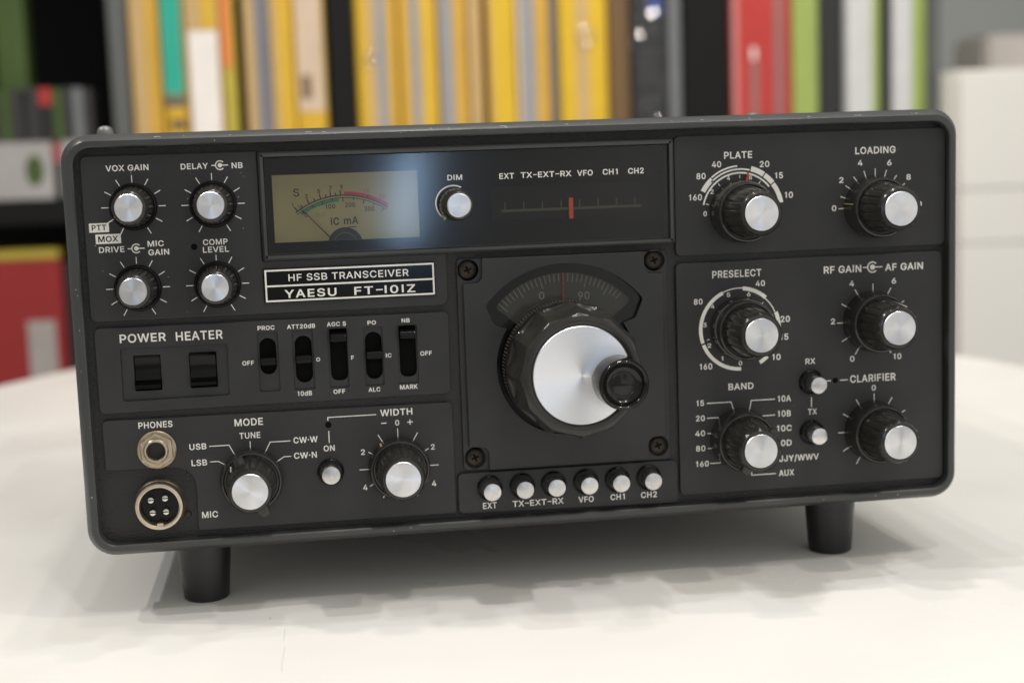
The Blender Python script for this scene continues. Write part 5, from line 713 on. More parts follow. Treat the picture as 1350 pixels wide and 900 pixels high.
# ------------------------------------------------------------------ tuning assembly
def tuning():
    cx, cz = KS['main']; sx = ((-25.2, 22.4), (45.9, 22.9), (-25.0, -48.6), (45.9, -48.4))
    win = arc_pts(cx, cz, 38.2, 38, 142, 26); inner = arc_pts(cx, cz, 25, 146, 34, 20); lower = arc_pts(cx, cz, 26.6, 147, 393, 60)
    bm = bmesh.new(); out = round_poly([(-29.3, 26.7), (50.6, 26.6), (50.7, -54.0), (-29.5, -53.2)], 2.0, 4)
    cover = round_poly([win[-1], (cx+31*math.cos(math.radians(150)), cz+31*math.sin(math.radians(150))), inner[0]]+inner[1:-1]+[inner[-1], (cx+31*math.cos(math.radians(30)), cz+31*math.sin(math.radians(30))), win[0]]+win[1:-1], [3, 2, 0]+[0]*(len(inner)-2)+[0, 2, 3]+[0]*(len(win)-2), 4)
    def rp(r, a): return (cx+r*math.cos(math.radians(a)), cz+r*math.sin(math.radians(a)))
    w_ = round_poly([win[-1], rp(31.5, 149)]+lower+[rp(31.5, 31), win[0]]+win[1:-1], [3, 1.2]+[0]*len(lower)+[1.2, 3]+[0]*(len(win)-2), 4)
    X0, X1, Z0, Z1 = -27.3, 48.8, -53.3, 26.5
    up = [(X0, Z1-9.2), (X0+7.2, Z1-9.2), (X0+7.2, Z1), (X1-7.2, Z1), (X1-7.2, Z1-8.6), (X1, Z1-8.6), (X1, Z0+8.8), (X1-7.0, Z0+8.8), (X1-7.0, Z0), (X0+7.4, Z0), (X0+7.4, Z0+9), (X0, Z0+9)]
    rad = [.6, 5.4, .6, .6, 5.4, .6, .6, 5.4, .6, .6, 5.4, .6]
    solid(bm, round_poly(up, rad, 6), -1.6, .3, .35, holes=[w_], hole_depth=3.6)
    solid(bm, out, .2, 2.6, .3, holes=[inset(w_, -.4)]+[circ(x, z, 4.1, 28) for x, z in sx], hole_depth=2.2)
    pl = obj('tuning_panel', bm, 'plate', rig)
    def corner(x, z):                                       # stepped corner with the screw in its well
        bm = bmesh.new(); lathe(bm, x, z, [(3.6, 2.2), (3.55, 1.4), (3.2, .9), (1.8, .45), (0, .3)], 28)
        y = .24
        for a in (20, 110): c, s = math.cos(math.radians(a))*1.45, math.sin(math.radians(a))*1.45; line(bm, (x-c, z-s), (x+c, z+s), .7, y-.01*(a > 90), 1)
        obj('screw', bm, ['brass', 'matte'], pl, (x, 0, z), 40)
    for x, z in sx: corner(x, z)
    # dial disc seen through the window
    bm = bmesh.new(); lathe(bm, cx, cz, [(0, 2.0), (35.2, 2.0), (35.2, 2.35)], 96)
    y = 1.96; zero = 105.5
    for i in range(-18, 19):
        a = 90+15+i*3.1
        if 34 < a < 146: line(bm, (cx+(29.6 if i % 5 == 0 else 31)*math.cos(math.radians(a)), cz+(29.6 if i % 5 == 0 else 31)*math.sin(math.radians(a))), (cx+34.2*math.cos(math.radians(a)), cz+34.2*math.sin(math.radians(a))), .3, y, 1)
    text(bm, '0', 1.6, 3.7, 10.0, 2.8, y, 1, False); text(bm, '90', 16.6, 21.0, 9.2, 2.9, y, 1, False)
    dd = obj('dial_disc', bm, ['dial', 'dialink'], rig, (cx, 2, cz), 30)
    bm = bmesh.new(); solid(bm, [(cx-.19, cz+24), (cx+.19, cz+24), (cx+.19, cz+35.0), (cx-.19, cz+35.0)], 1.3, 1.6); obj('pointer', bm, 'orange', dd, (cx, 1, cz+30))
    fan = arc_pts(cx, cz, 34.5, 41, 139, 24)+arc_pts(cx, cz, 24, 139, 41, 20)
    bm = bmesh.new(); solid(bm, inset(w_, -.6), 1.2, 1.7, holes=[round_poly(fan, [1.5]+[0]*23+[1.5]+[0]*21, 3)]); obj('dial_mask', bm, 'black', rig, (cx, 1, cz))
    bm = bmesh.new(); solid(bm, inset(cover, .05), .55, .9); obj('dial_cover', bm, 'clearglass', rig, (cx, 0, cz))
    # the big knob: finely graduated skirt, fluted grip, turned disc, finger crank
    prof = [(23.0, -8.5), (24.0, -9.6), (24.6, -11)]+[(24.7-.05*i, -11.5-i*1.5) for i in range(9)]+[(24.2, -25.2), (23.5, -27.2), (22.7, -29.2), (22.2, -30.3), (21.5, -31.0), (20.2, -31.5), (19.0, -31.5), (18.3, -31.1), (18.15, -30.5), (0, -30.5)]
    def fl(k, a):                                            # twelve thumb scoops with sharp ridges between them, running out on the front bevel
        d = {0: .0, 1: .02, 2: .035}.get(k, .075 if k < 12 else {12: .070, 13: .058, 14: .036, 15: .016}.get(k, 0))
        t = (a*12/(2*PI)) % 1; return 1-d*(1-abs(2*t-1)**1.7)
    bm = bmesh.new(); lathe(bm, cx, cz, prof, 360, 0, fl)
    tk = obj('tuning_knob', bm, 'smoke', rig, (cx, -2, cz), 35)
    bm = bmesh.new(); lathe(bm, cx, cz, [(0, .2), (24.0, .2), (24.6, -1.0), (24.5, -3.2), (24.2, -8.5), (0, -8.6)], 120); y = 0
    for i in range(120):
        a = 2*PI*i/120; c, s = math.cos(a), math.sin(a); n = (-s*.14, c*.14)
        vs = [bm.verts.new((cx+r*c+sg*n[0], yy, cz+r*s+sg*n[1])) for r, yy, sg in ((24.64, -2.6, -1), (24.64, -2.6, 1), (24.42, -6.4 if i % 5 else -8, 1), (24.42, -6.4 if i % 5 else -8, -1))]
        f = bm.faces.new(vs); f.material_index = 1; f.tag = True
    obj('skirt', bm, ['smoke2', 'engraved'], tk, (cx, -2, cz), 30)
    bm = bmesh.new(); lathe(bm, cx, cz, [(18.0, -30.4), (17.9, -31.6), (17.6, -32.0), (0, -32.0)], 96); obj('metal_disc', bm, 'aludisc', tk, (cx, -30, cz), 25)
    ax, az = 23.6, -17.2
    bm = bmesh.new(); lathe(bm, ax, az, [(0, -31.9), (9.2, -31.9), (9.4, -33), (9.0, -36), (9.1, -41.6), (8.9, -42.4), (8.5, -42.9), (8.0, -43.0), (7.6, -42.7), (6.9, -41.4), (5.7, -40.3), (4.5, -39.9), (3.5, -40.1), (2.5, -40.7), (1.3, -41.1), (0, -41.2)], 64); obj('finger_crank', bm, 'smoke3', tk, (ax, -32, az), 40)
MT['smoke3'] = mat('smoked_plastic_dark', (.007, .007, .006), .12, spec=.4)
tuning()

# ------------------------------------------------------------------ buttons, switches, sockets
def button(x, z, r=4.95, cr=3.5, L=8):
    bm = bmesh.new(); lathe(bm, x, z, [(r-.1, 1.5), (r, 0), (r-.1, -.7), (r-.5, -1.0), (cr+.75, -1.0), (cr+.55, -.6), (cr+.5, 1.0), (0, 1.0)], 40); b = obj('push_button', bm, 'black', rig, (x, 0, z), 35)
    bm = bmesh.new(); lathe(bm, x, z, [(cr-.15, .9), (cr-.1, -2), (cr, -L+.7), (cr-.25, -L+.15), (cr-.6, -L), (0, -L)], 40); obj('button_cap', bm, 'aluside', b, (x, 0, z), 30)
for x in (-19.9, -7.5, 4.6, 17.1, 29.4, 41.8): button(x, -60.5)
button(107.3, -27.2, 4.95, 3.4, 9); button(107.4, -47.0, 4.95, 3.4, 9); button(-79.3, -50.3, 5.0, 3.55, 7)

def switches():
    bm = bmesh.new()
    RX = [(-148.0, -138.4), (-128.3, -118.5)]
    solid(bm, round_poly([(-152.25, -.25), (-114.25, -.35), (-114.45, -19.35), (-152.45, -19.55)], 1.2, 3), .9, 2.4, holes=[rrect(a, -16.2, b, -3.2, .3, 2) for a, b in RX]); obj('switch_recess', bm, 'plate', rig)
    for k, (a, b) in enumerate(RX):
        bm = bmesh.new(); solid(bm, rrect(a, -16.2, b, -3.2, .3, 2), 4.4, 5); sw = obj('rocker_switch', bm, 'matte', rig, (a, 2, -9))
        bm = bmesh.new()
        prof = [(4, -3.4), (1.4, -3.5), (1.2, -4.2), (2.0, -7), (1.8, -10), (.4, -12.2), (-2.0, -13.4), (-2.7, -13.7), (-2.75, -14.2), (-2.3, -14.5), (1.0, -15.9), (4, -16.0)]
        if k: prof = [(4, -3.4), (-.2, -3.5), (-.8, -4.2), (.1, -7), (.3, -10), (-.6, -12.2), (-2.2, -13.4), (-2.8, -13.7), (-2.85, -14.2), (-2.3, -14.5), (1.0, -15.9), (4, -16.0)]
        L = [bm.verts.new((a+.35, y, z)) for y, z in prof]; R = [bm.verts.new((b-.35, y, z)) for y, z in prof]
        for i in range(1, len(L)): bm.faces.new((L[i-1], L[i], R[i], R[i-1]))
        bm.faces.new(L); bm.faces.new(R); obj('rocker', bm, 'black', sw, (a, 0, -9), 30)
    slots = [((-102.9, -96.9), (-12.6, .8), -7.6), ((-90.1, -83.9), (-16.4, 1.0), -7.5), ((-77.3, -71.0), (-16.4, 3.0), -.3), ((-64.4, -58.2), (-16.5, 1.1), -7.4), ((-51.8, -45.5), (-16.4, 2.8), -.5)]
    for (ra, rb), ((sa, sb), (z0, z1), kz) in zip(SLIDES, slots):
        bm = bmesh.new(); r = (sb-sa)/2-.1
        slot = rrect(sa, z0, sb, z1, r, 6) if z1 < 2 else round_poly([(sa, z1), (sb, z1), (sb, z0), (sa, z0)], [.5, .5, 2.9, 2.9], 6)
        solid(bm, rrect(ra+.05, -18.85, rb-.05, 3.05, .5, 2), .7, 2.2, holes=[slot]); s = obj('slide_switch', bm, 'plate', rig, (sa, 1, -8))
        bm = bmesh.new(); solid(bm, rrect(sa-.3, z0-.3, sb+.3, z1+.2, .3, 2), 2.3, 3.0); obj('slot', bm, 'matte', s, (sa, 2, -8))
        bm = bmesh.new(); w, h = (sb-sa)/2-.35, 1.95; cx = (sa+sb)/2
        pr = [(2.5, -h), (-1.6, -h), (-3.2, -h*.8), (-4.0, -h*.35), (-4.1, h*.15), (-3.6, h*.7), (-2.6, h), (2.5, h)]
        L = [bm.verts.new((cx-w, y, kz+z)) for y, z in pr]; R = [bm.verts.new((cx+w, y, kz+z)) for y, z in pr]
        for i in range(len(L)): bm.faces.new((L[i-1], L[i], R[i], R[i-1]))
        bm.faces.new(L); bm.faces.new(R); bmesh.ops.bevel(bm, geom=[e for e in bm.edges], offset=.28, segments=2, affect='EDGES')
        obj('slider', bm, 'black', s, (cx, 0, kz), 40)
switches()

def sockets():
    x, z = -141.7, -37.9
    bm = bmesh.new(); lathe(bm, x, z, [(7.0, 0), (7.0, -.6), (6.7, -.8), (5, -.8)], 40)
    hexa = [(x+6.6*math.cos(PI/3*i+.05+PI/6), z+6.6*math.sin(PI/3*i+.05+PI/6)) for i in range(6)]
    j = obj('phones_jack', bm, 'brassring', rig, (x, 0, z), 30)
    bm = bmesh.new(); solid(bm, hexa, -2.6, -.8, .5, holes=[circ(x, z, 4.5, 30)]); obj('hex_nut', bm, 'nickelw', j, (x, -1, z))
    bm = bmesh.new(); lathe(bm, x, z, [(4.5, -.8), (4.45, -3.6), (4.1, -4.0), (3.5, -4.0), (3.2, -3.5), (3.2, 1.0)], 40); obj('bushing', bm, 'nickel', j, (x, -1, z), 30)
    bm = bmesh.new(); lathe(bm, x, z, [(3.25, -.5), (3.25, 8.2), (0, 8.4)], 24); obj('jack_hole', bm, 'matte', j, (x, 0, z))
    x, z = -141.8, -58.2
    bm = bmesh.new(); lathe(bm, x, z, [(9.4, 1.6), (9.5, .2), (9.2, -.8), (9.0, -1.2), (8.8, -1.5), (8.75, -4.2), (8.4, -4.9), (7.6, -5.0), (7.1, -4.7), (6.9, -4.0), (6.9, .8)], 64); m = obj('mic_socket', bm, 'nickel', rig, (x, 0, z), 30)
    bm = bmesh.new(); lathe(bm, x, z, [(7.0, -.6), (0, -.6)], 40); solid(bm, rrect(x-1.1, z-7.0, x+1.1, z-6.2, .2, 1), -4.5, -.5, mi=1); obj('insert', bm, ['black', 'nickel'], m, (x, 0, z))
    for dx, dz in ((-3.0, 2.2), (2.1, 2.6), (-2.6, -2.5), (2.2, -2.4)):
        bm = bmesh.new(); lathe(bm, x+dx, z+dz, [(1.25, -.6), (1.25, -2.6), (1.05, -3.0), (0, -3.1)], 20); line(bm, (x+dx-1.1, z+dz), (x+dx+1.1, z+dz), .35, -3.14, 1)
        obj('contact_pin', bm, ['pin', 'blackink'], m, (x+dx, 0, z+dz), 30)
    bm = bmesh.new(); lathe(bm, -132.2, -63.0, [(1.3, 1.5), (1.0, .7), (0, .5)], 16); obj('rivet', bm, 'brass', rig, (-132.2, 1, -63), 30)
MT['brassring'] = mat('brassy_washer', (.50, .40, .28), .35, .9, var=.2, vscale=300); MT['nickelw'] = mat('nut_metal', (.50, .42, .31), .36, .9, var=.15, vscale=300)
sockets()
# ------------------------------------------------------------------ table, room and shelf
def table():
    bm = bmesh.new(); n = 128; cx, cy, a, b = 20, 300, 429, 597
    prof = [(-.012, -.024), (-.002, -.020), (0, -.014), (0, -.006), (-.002, -.0015), (-.006, 0)]
    rs = []
    for d, z in prof: rs.append([bm.verts.new((cx+(a+d*1000)*math.cos(2*PI*i/n), cy+(b+d*1000)*math.sin(2*PI*i/n), z*1000-TZ)) for i in range(n)])
    for p, q in zip(rs, rs[1:]): bridge(bm, p, q)
    bm.faces.new(rs[-1]); bm.faces.new(rs[0][::-1])
    root = empty('oval_table', (cx, cy, -TZ-740)); tag(root, 'white oval table top under the dark grey radio', 'table')
    m = mat('white_laminate', (.87, .85, .805), .32, spec=.45, var=.015, vscale=6)
    nt = m.node_tree; nd = nt.nodes; bs = nd['Principled BSDF']; old = bs.inputs['Base Color'].links[0].from_socket
    tc = nd.new('ShaderNodeTexCoord')
    def wear(sc, stretch, rot, lo, hi, det, col, prev):
        mp = nd.new('ShaderNodeMapping'); mp.inputs['Scale'].default_value = stretch; mp.inputs['Rotation'].default_value = (0, 0, rot)
        nz = nd.new('ShaderNodeTexNoise'); nz.inputs['Scale'].default_value = sc; nz.inputs['Detail'].default_value = det
        mr = nd.new('ShaderNodeMapRange'); mr.inputs[1].default_value = lo; mr.inputs[2].default_value = hi
        mx = nd.new('ShaderNodeMix'); mx.data_type = 'RGBA'; mx.inputs[7].default_value = (*col, 1)
        nt.links.new(tc.outputs['Object'], mp.inputs[0]); nt.links.new(mp.outputs[0], nz.inputs['Vector']); nt.links.new(nz.outputs['Fac'], mr.inputs[0])
        nt.links.new(mr.outputs[0], mx.inputs[0]); nt.links.new(prev, mx.inputs[6]); return mx.outputs[2]
    c = wear(150, (1, .35, 1), .5, .765, .80, 2, (.45, .41, .36), old)
    c = wear(18, (1, 1, 1), 0, .45, .75, 3, (.84, .82, .775), c)         # small scuffs
    c = wear(45, (1, .012, 1), 1.05, .76, .79, 1, (.64, .62, .58), c)         # long hairline scratches
    nt.links.new(c, bs.inputs['Base Color'])
    top = obj('table_top', bm, [m], root, (cx, cy, -TZ), 30)
    bm = bmesh.new()                                                            # hairline crack in the laminate
    x, y = -98.5, -28.0
    for i in range(26):
        l = 1.6+random.random()*2.2; x2 = x+random.uniform(-.25, .25)
        if random.random() < .72:
            vs = [bm.verts.new(v) for v in ((x-.07, y, -TZ+.03), (x+.07, y, -TZ+.03), (x2+.07, y-l, -TZ+.03), (x2-.07, y-l, -TZ+.03))]; bm.faces.new(vs)
        x = x2; y -= l+.5
    obj('crack', bm, [mat('crack_line', (.45, .42, .37), .7)], top, (x, y, -TZ))
    bm = bmesh.new(); lathe(bm, 0, 0, [(300, 0), (300, 14), (60, 30), (42, 60), (42, 660), (120, 700), (120, 715)], 48)
    bmesh.ops.rotate(bm, verts=bm.verts, matrix=Matrix.Rotation(PI/2, 3, 'X'))
    for v in bm.verts: v.co.z = abs(v.co.z)
    bmesh.ops.translate(bm, verts=bm.verts, vec=(cx, cy, -TZ-740)); obj('pedestal', bm, [mat('grey_steel', (.4, .4, .4), .4, .7)], root, (cx, cy, -TZ-740), 30)
table()
def box(bm, x0, x1, y0, y1, z0, z1, mi=0, bev=0):
    vs = [bm.verts.new((x, y, z)) for x in (x0, x1) for y in (y0, y1) for z in (z0, z1)]
    fs = [bm.faces.new([vs[i] for i in q]) for q in ((0, 1, 3, 2), (4, 6, 7, 5), (0, 4, 5, 1), (2, 3, 7, 6), (0, 2, 6, 4), (1, 5, 7, 3))]
    for f in fs: f.material_index = mi
    if bev: bmesh.ops.bevel(bm, geom=list({e for f in fs for e in f.edges}), offset=bev, segments=2, affect='EDGES')
FL = -TZ-740
def room():
    bm = bmesh.new(); box(bm, -3000, 3000, -5000, 1905, FL-60, FL); o = obj('floor', bm, [mat('pale_floor', (.55, .53, .50), .5, var=.1, vscale=3)]); o['kind'] = 'structure'
    bm = bmesh.new(); box(bm, -3000, 3000, 1900, 1960, FL+.5, 1900); o = obj('wall', bm, [mat('grey_green_wall', (.34, .36, .34), .8, var=.03, vscale=3)]); o['kind'] = 'structure'
room()
SB = 39                                                         # top of the shelf board the binders stand on
MT['shelfblack'] = mat('shelf_black', (.006, .006, .006), .55, spec=.2)
MT['shelfgrey'] = mat('shelf_grey', (.10, .104, .10), .5)
def shelf():
    root = empty('bookshelf', (20, 1240, FL)); tag(root, 'black bookshelf behind the radio holding yellow, red and green binders', 'bookshelf')
    def part(n, m, *b):
        bm = bmesh.new(); box(bm, *b, bev=1.2); return obj(n, bm, m, root, (b[0], b[2], b[4]))
    for x0, x1, m in ((-276, -258, 'shelfgrey'), (-47, -20, 'shelfblack'), (346, 397, 'shelfblack'), (634, 648, 'shelfgrey'), (-760, -742, 'shelfblack')):
        part('upright', m, x0, x1, 1046, 1400, FL, 640)
    part('back_panel', 'shelfblack', -760, 648, 1400, 1412, FL, 640)
    for z in (SB, -250, -560, 440):
        for x0, x1 in ((-741.5, -276.5), (-257.5, -47.5), (-19.5, 345.5), (397.5, 633.5)): part('shelf_board', 'shelfblack', x0, x1, 1050, 1399, z-26, z)
shelf()
def bmat(name, col, gl=False):
    return mat(name, col, .16 if gl else .45, var=.06, vscale=30, bump=.25 if gl else 0, bscale=25, coat=.6 if gl else 0)
BM = {k: bmat('cover_'+k, c, g) for k, (c, g) in {
 'yellow': ((.60, .37, .028), 0), 'gold': ((.55, .32, .04), 0), 'tan': ((.50, .34, .15), 0), 'teal': ((.02, .36, .26), 0), 'white': ((.78, .73, .68), 0), 'orange': ((.70, .20, .05), 0),
 'olive': ((.45, .36, .05), 0), 'greyblue': ((.17, .17, .20), 0), 'beige': ((.58, .45, .33), 0), 'brownspot': ((.16, .10, .05), 0), 'silver': ((.27, .27, .28), 0), 'dark': ((.012, .012, .012), 0),  # silver: reflections on the plastic wrap, painted as flat grey strips
 'bright': ((.62, .40, .018), 0), 'brown': ((.14, .08, .03), 0), 'film': ((.05, .05, .055), 1), 'red': ((.45, .035, .03), 0), 'maroon': ((.30, .13, .12), 0), 'pink': ((.55, .22, .20), 0), 'lime': ((.31, .40, .10), 0),
 'paper': ((.60, .60, .60), 0), 'charcoal': ((.020, .020, .021), 0), 'green': ((.05, .085, .015), 0), 'slate': ((.16, .17, .17), 0), 'dimgrey': ((.12, .11, .10), 0), 'blue': ((.05, .09, .35), 0)}.items()}
def book(x0, x1, cover, label, cat='binder', stripes=(), name='binder', top=None, dy=0, z0=SB, group=None, depth=225):
    """a standing binder: rounded spine towards the room, boards, page block set back; stripes are (u0, u1, zlow, zhigh, cover) over the spine's width"""
    top = top or 372+random.uniform(-6, 6); w = x1-x0-.6; yf = 1052+dy; x0 += .3
    root = empty(name, ((x0*2+w)/2, yf+depth/2, z0)); tag(root, label, cat, group)
    bm = bmesh.new(); r = min(4, w*.2)
    out = [(x0, yf+depth), (x0, yf+r)]+[(x0+r-r*math.cos(t*PI/8), yf+r-r*math.sin(t*PI/8)) for t in range(1, 5)]+[(x0+w-r+r*math.sin(t*PI/8), yf+r-r*math.cos(t*PI/8)) for t in range(0, 4)]+[(x0+w, yf+r), (x0+w, yf+depth)]
    th = 1.6
    inn = [(x0+th, yf+depth), (x0+th, yf+th+r*.6), (x0+r, yf+th), (x0+w-r, yf+th), (x0+w-th, yf+th+r*.6), (x0+w-th, yf+depth)]
    loop = out+inn[::-1]
    a = [bm.verts.new((px, py, z0)) for px, py in loop]; b = [bm.verts.new((px, py, z0+top-SB)) for px, py in loop]
    bridge(bm, a, b); bm.faces.new(a); bm.faces.new(b); obj('cover', bm, [BM[cover]], root, (x0, yf, z0), 40)
    if w > 5:
        bm = bmesh.new(); box(bm, x0+th+.2, x0+w-th-.2, yf+th+4, yf+depth-6, z0+3, z0+top-SB-5); obj('pages', bm, [BM['paper']], root, (x0, yf, z0))
    for k, (u0, u1, zl, zh, c) in enumerate(stripes):
        bm = bmesh.new(); box(bm, x0+max(.15, u0*w), x0+min(w-.15, u1*w), yf-.35-.12*k, yf+.9, z0+max(0, zl-SB)+.4, z0+min(top-1.5, zh)-SB); obj('spine_mark', bm, [BM[c]], root, (x0, yf, z0))
    return root
F = (0, 999)
book(-257, -225, 'gold', 'gold binder with a tan band down its spine beside the teal-labelled binder', stripes=[(.10, .55, *F, 'tan')])
book(-223.5, -200, 'yellow', 'yellow binder with a teal label on its spine', stripes=[(.05, .95, 145, 999, 'teal'), (.05, .95, 132, 144, 'dimgrey'), (.25, .95, 108, 119, 'brownspot')])
book(-199, -161, 'tan', 'thick tan binder with a large white label and an orange top corner', stripes=[(.12, .92, 60, 211, 'white'), (.5, .9, 212, 999, 'yellow'), (.1, .48, 212, 999, 'tan')])
book(-160.5, -146, 'olive', 'slim olive-yellow binder with an orange upper spine', stripes=[(.05, .75, 172, 999, 'orange')])
book(-137, -109.5, 'tan', 'tan binder with a grey-blue stripe down its spine', stripes=[(.45, .97, *F, 'greyblue')])
book(-109, -84.5, 'yellow', 'plain yellow binder between a grey-blue striped one and a beige-labelled one', stripes=[(.02, .3, *F, 'tan')])
book(-84, -50, 'yellow', 'yellow binder with a long beige label and a brown spot', stripes=[(.08, .9, 123, 999, 'beige'), (.18, .5, 136, 162, 'brownspot')])
broad = book(-18.5, 27.5, 'yellow', 'broad yellow binder with a painted-in dull grey sheen, first right of the black upright', stripes=[(.30, .50, *F, 'tan'), (.50, .74, *F, 'silver'), (.76, .97, *F, 'gold')])
book(29, 71, 'yellow', 'yellow binder with one narrow grey sheen painted down its middle', stripes=[(.30, .55, *F, 'silver'), (.02, .28, *F, 'gold')])
book(72.5, 120.5, 'gold', 'gold binder with a grey sheen painted along its edge and thin tan and brown stripes', stripes=[(.02, .33, *F, 'silver'), (.64, .72, *F, 'brown'), (.72, .95, *F, 'tan')])
book(127, 157.5, 'bright', 'bright yellow binder next to the one with a blue-grey sheen', stripes=[(.02, .14, *F, 'tan')])
book(158, 206, 'gold', 'gold binder with a broad blue-grey sheen painted on its left half', stripes=[(.02, .10, *F, 'beige'), (.10, .44, *F, 'silver'), (.76, .97, *F, 'dimgrey')])
wide = book(206.5, 261, 'bright', 'wide bright yellow binder with a tan centre band beside the brown one', stripes=[(.34, .60, *F, 'tan')])
book(261.5, 286, 'brown', 'dark brown binder between a bright yellow one and a film-wrapped one')
def finger_ring(b, x, z, r=9):
    """metal-edged finger hole low on a binder's spine"""
    bm = bmesh.new(); lathe(bm, x, z, [(r-2.2, 1051.8), (r-2.0, 1050.6), (r-1.0, 1049.9), (r, 1050.6), (r+.2, 1051.6)], 32); obj('finger_ring', bm, 'pin', b, (x, 1050, z), 60)
finger_ring(wide, 236, 196, 10); finger_ring(broad, -2, 178, 6)
def wrapped():
    x0, x1 = 287, 330; root = empty('wrapped_folder', (308, 1160, SB)); tag(root, 'dark folder wrapped in shiny crumpled clear film', 'folder')
    bm = bmesh.new(); box(bm, x0+2, x1-2, 1060, 1270, SB, 365, bev=2); obj('folder_body', bm, [BM['charcoal']], root, (x0, 1060, SB))
    bm = bmesh.new(); nx, nz = 14, 90; g = [[None]*(nz+1) for _ in range(nx+1)]
    for i in range(nx+1):
        for j in range(nz+1):
            u = i/nx; g[i][j] = bm.verts.new((x0+.4+u*(x1-x0-.8), 1056-3.2*math.sin(PI*u)+random.uniform(-2.4, 2.4)+(3 if i in (0, nx) else 0), SB+.5+j*(368-SB)/nz))
    for i in range(nx):
        for j in range(nz): bm.faces.new((g[i][j], g[i+1][j], g[i+1][j+1], g[i][j+1]))
    obj('film', bm, [MT['wrap']], root, (x0, 1056, SB))
    bm = bmesh.new(); box(bm, x0+22, x0+38, 1058.2, 1060.4, 218, 364); obj('spine_mark', bm, [BM['blue']], root, (x0, 1058, SB))
MT['wrap'] = glass_mat('clear_film', (.86, .86, .88), 1.9, .035)
wrapped()
book(331, 345.5, 'slate', 'slim slate-grey folder against the right black upright')
book(403, 474, 'red', 'wide red binder with a pink left edge and a maroon stripe', stripes=[(.01, .10, *F, 'pink'), (.70, .86, *F, 'maroon'), (.30, .44, 60, 165, 'maroon'), (.32, .40, 166, 180, 'white')])  # the small white patch is a highlight painted on the spine
book(475, 506, 'lime', 'lime green folder leaning against the red binder', 'folder', name='folder')
book(507, 539, 'charcoal', 'charcoal folder between the lime green folder and a white one', 'folder', name='folder', dy=10)
book(540, 578, 'paper', 'white folder with a lime green right edge', 'folder', name='folder', stripes=[(.76, .99, *F, 'lime')])
book(579, 595, 'dark', 'narrow black folder between two white folders', 'folder', name='folder', dy=8)
book(595.5, 633, 'paper', 'rightmost white folder on the shelf, with a wide lime green edge', 'folder', name='folder', stripes=[(.58, .99, *F, 'lime')])
book(-405, -371, 'green', 'tall moss green binder at the far left above the white boxes', z0=102, top=330, dy=60, depth=40)
# small cases standing in white boxes on the left
def small_box(x0, x1, z0, z1, label, oval=None):
    root = empty('cardboard_box', ((x0+x1)/2, 1110, z0)); tag(root, label, 'box')
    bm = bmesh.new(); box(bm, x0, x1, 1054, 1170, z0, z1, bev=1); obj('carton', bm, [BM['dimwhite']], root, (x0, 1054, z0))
    if oval:
        bm = bmesh.new(); cx, cz, rx, rz = oval; solid(bm, [(cx+rx*math.cos(t*PI/14), cz+rz*math.sin(t*PI/14)) for t in range(28)], 1053.4, 1054.5); obj('emblem', bm, [BM['green']], root, (cx, 1053, cz))
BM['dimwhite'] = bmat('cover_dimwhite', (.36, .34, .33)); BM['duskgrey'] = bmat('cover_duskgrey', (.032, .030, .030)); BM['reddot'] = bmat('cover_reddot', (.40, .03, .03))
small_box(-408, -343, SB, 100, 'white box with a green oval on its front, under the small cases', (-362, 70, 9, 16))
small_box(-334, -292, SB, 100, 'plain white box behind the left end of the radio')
bm = bmesh.new(); box(bm, -342.6, -334.6, 1058, 1160, SB, 100, 0); box(bm, -341.8, -335.2, 1057.4, 1059, 78, 98, 1); tag(obj('slim_case', bm, [BM['dark'], BM['reddot']], None, (-338, 1110, SB)), 'slim black case with a red top, upright between two white boxes', 'case')
cx = -404
for w, h, c, lab in ((10, 57, 'duskgrey', 'dusky grey case standing at the left end of the row'), (9, 54, 'green', 'green case nearest the left end of the row of small cases'), (12, 55, 'duskgrey', 'wide grey case just right of the leftmost green case'), (3, 40, 'dark', 'thin black case between two grey cases'), (12, 57, 'duskgrey', 'grey case left of the red-topped black case'),
                     (13, 56, 'dark', 'black case with a bright red top in the row of small cases'), (10, 55, 'green', 'green case right of the red-topped case'), (9, 56, 'duskgrey', 'grey case just right of the second green case'), (10, 55, 'slate', 'slate case near the right end of the row'), (9, 54, 'duskgrey', 'last grey case at the right end of the row')):
    bm = bmesh.new(); box(bm, cx, cx+w, 1062, 1180, 100.6, 100.6+h, bev=.6)
    o = obj('small_case', bm, [BM[c]], None, (cx+w/2, 1120, 100.6)); tag(o, lab, 'case', 'small cases standing on the white boxes')
    if 'red top' in lab: bm = bmesh.new(); box(bm, cx+.3, cx+w-.3, 1061.3, 1063, 138, 156); obj('red_sticker', bm, [BM['reddot']], o, (cx, 1061, 140))
    cx += w+.8
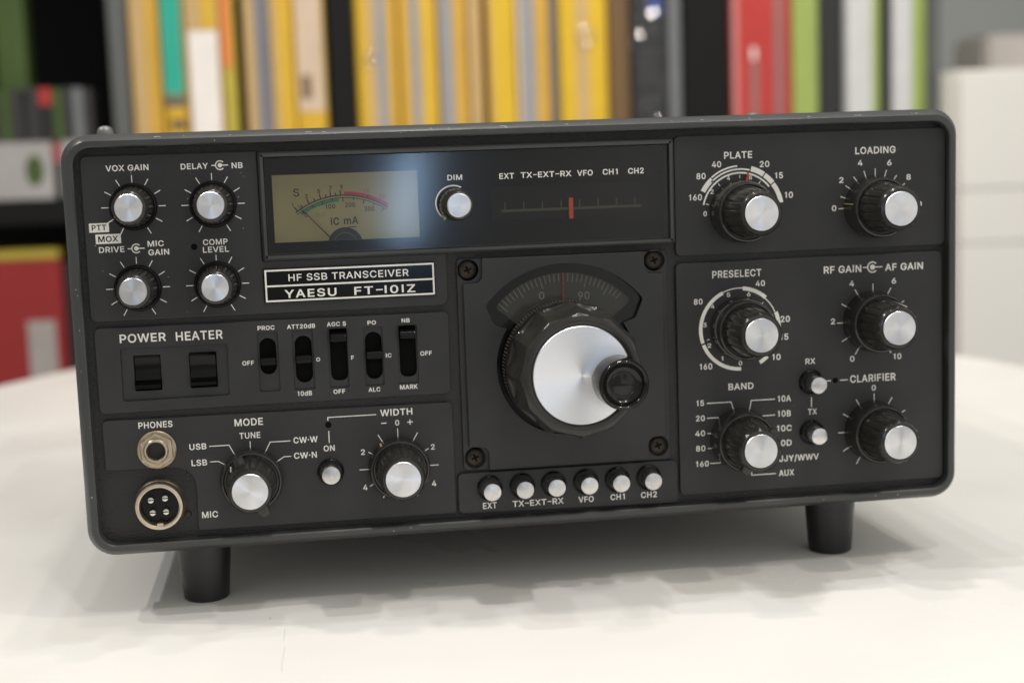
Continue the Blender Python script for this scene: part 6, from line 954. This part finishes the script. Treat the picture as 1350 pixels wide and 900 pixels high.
def lower_left():
    root = empty('red_box', (-370, 1140, -250)); tag(root, 'red box with a pale label on the lower shelf at the left', 'box')
    bm = bmesh.new(); box(bm, -430, -343, 1056, 1230, -250, -25, bev=2); obj('carton', bm, [BM['redbox']], root, (-380, 1056, -250))
    bm = bmesh.new(); box(bm, -382, -353, 1055.2, 1057, -160, -90); obj('label', bm, [BM['labelgrey']], root, (-367, 1055, -120))
    root = empty('yellow_folder', (-380, 1140, -24.5)); tag(root, 'yellow folder lying flat on the red box', 'folder')
    bm = bmesh.new(); box(bm, -425, -345, 1060, 1225, -24.7, -14, bev=1.5); obj('cover', bm, [BM['olive']], root, (-385, 1060, -24))
    root = empty('grey_file_box', (-318, 1140, -250)); tag(root, 'dark grey file box beside the red box', 'box')
    bm = bmesh.new(); box(bm, -341, -285, 1062, 1230, -250, -28, bev=2); obj('carton', bm, [BM['charcoal']], root, (-318, 1062, -250)); bm = bmesh.new(); box(bm, -318, -300, 1061.2, 1063, -120, -60); obj('label', bm, [BM['slate']], root, (-310, 1061, -90))
BM['redbox'] = bmat('cover_redbox', (.27, .017, .017)); BM['labelgrey'] = bmat('cover_labelgrey', (.35, .32, .30))
lower_left()
def cabinet():
    root = empty('drawer_cabinet', (870, 1200, FL)); tag(root, 'white drawer cabinet to the right of the bookshelf', 'cabinet')
    wm = mat('cream_laminate', (.80, .78, .73), .45, var=.02, vscale=4)
    bm = bmesh.new(); box(bm, 650, 1150, 1012, 1400, FL, 146); obj('carcass', bm, [wm], root, (870, 1012, FL))
    z = 144
    for h in (130, 62, 220, 220):
        bm = bmesh.new(); box(bm, 652, 1148, 1000, 1011, z-h, z-1.2, bev=.8); obj('drawer_front', bm, [wm], root, (870, 1000, z-h)); z -= h
    bm = bmesh.new(); box(bm, 830, 1000, 1300, 1395, 147, 208, bev=6); tag(obj('storage_box', bm, [mat('beige_card', (.50, .46, .43), .7)], None, (900, 1340, 147)), 'beige storage box on top of the white drawer cabinet', 'box')
cabinet()
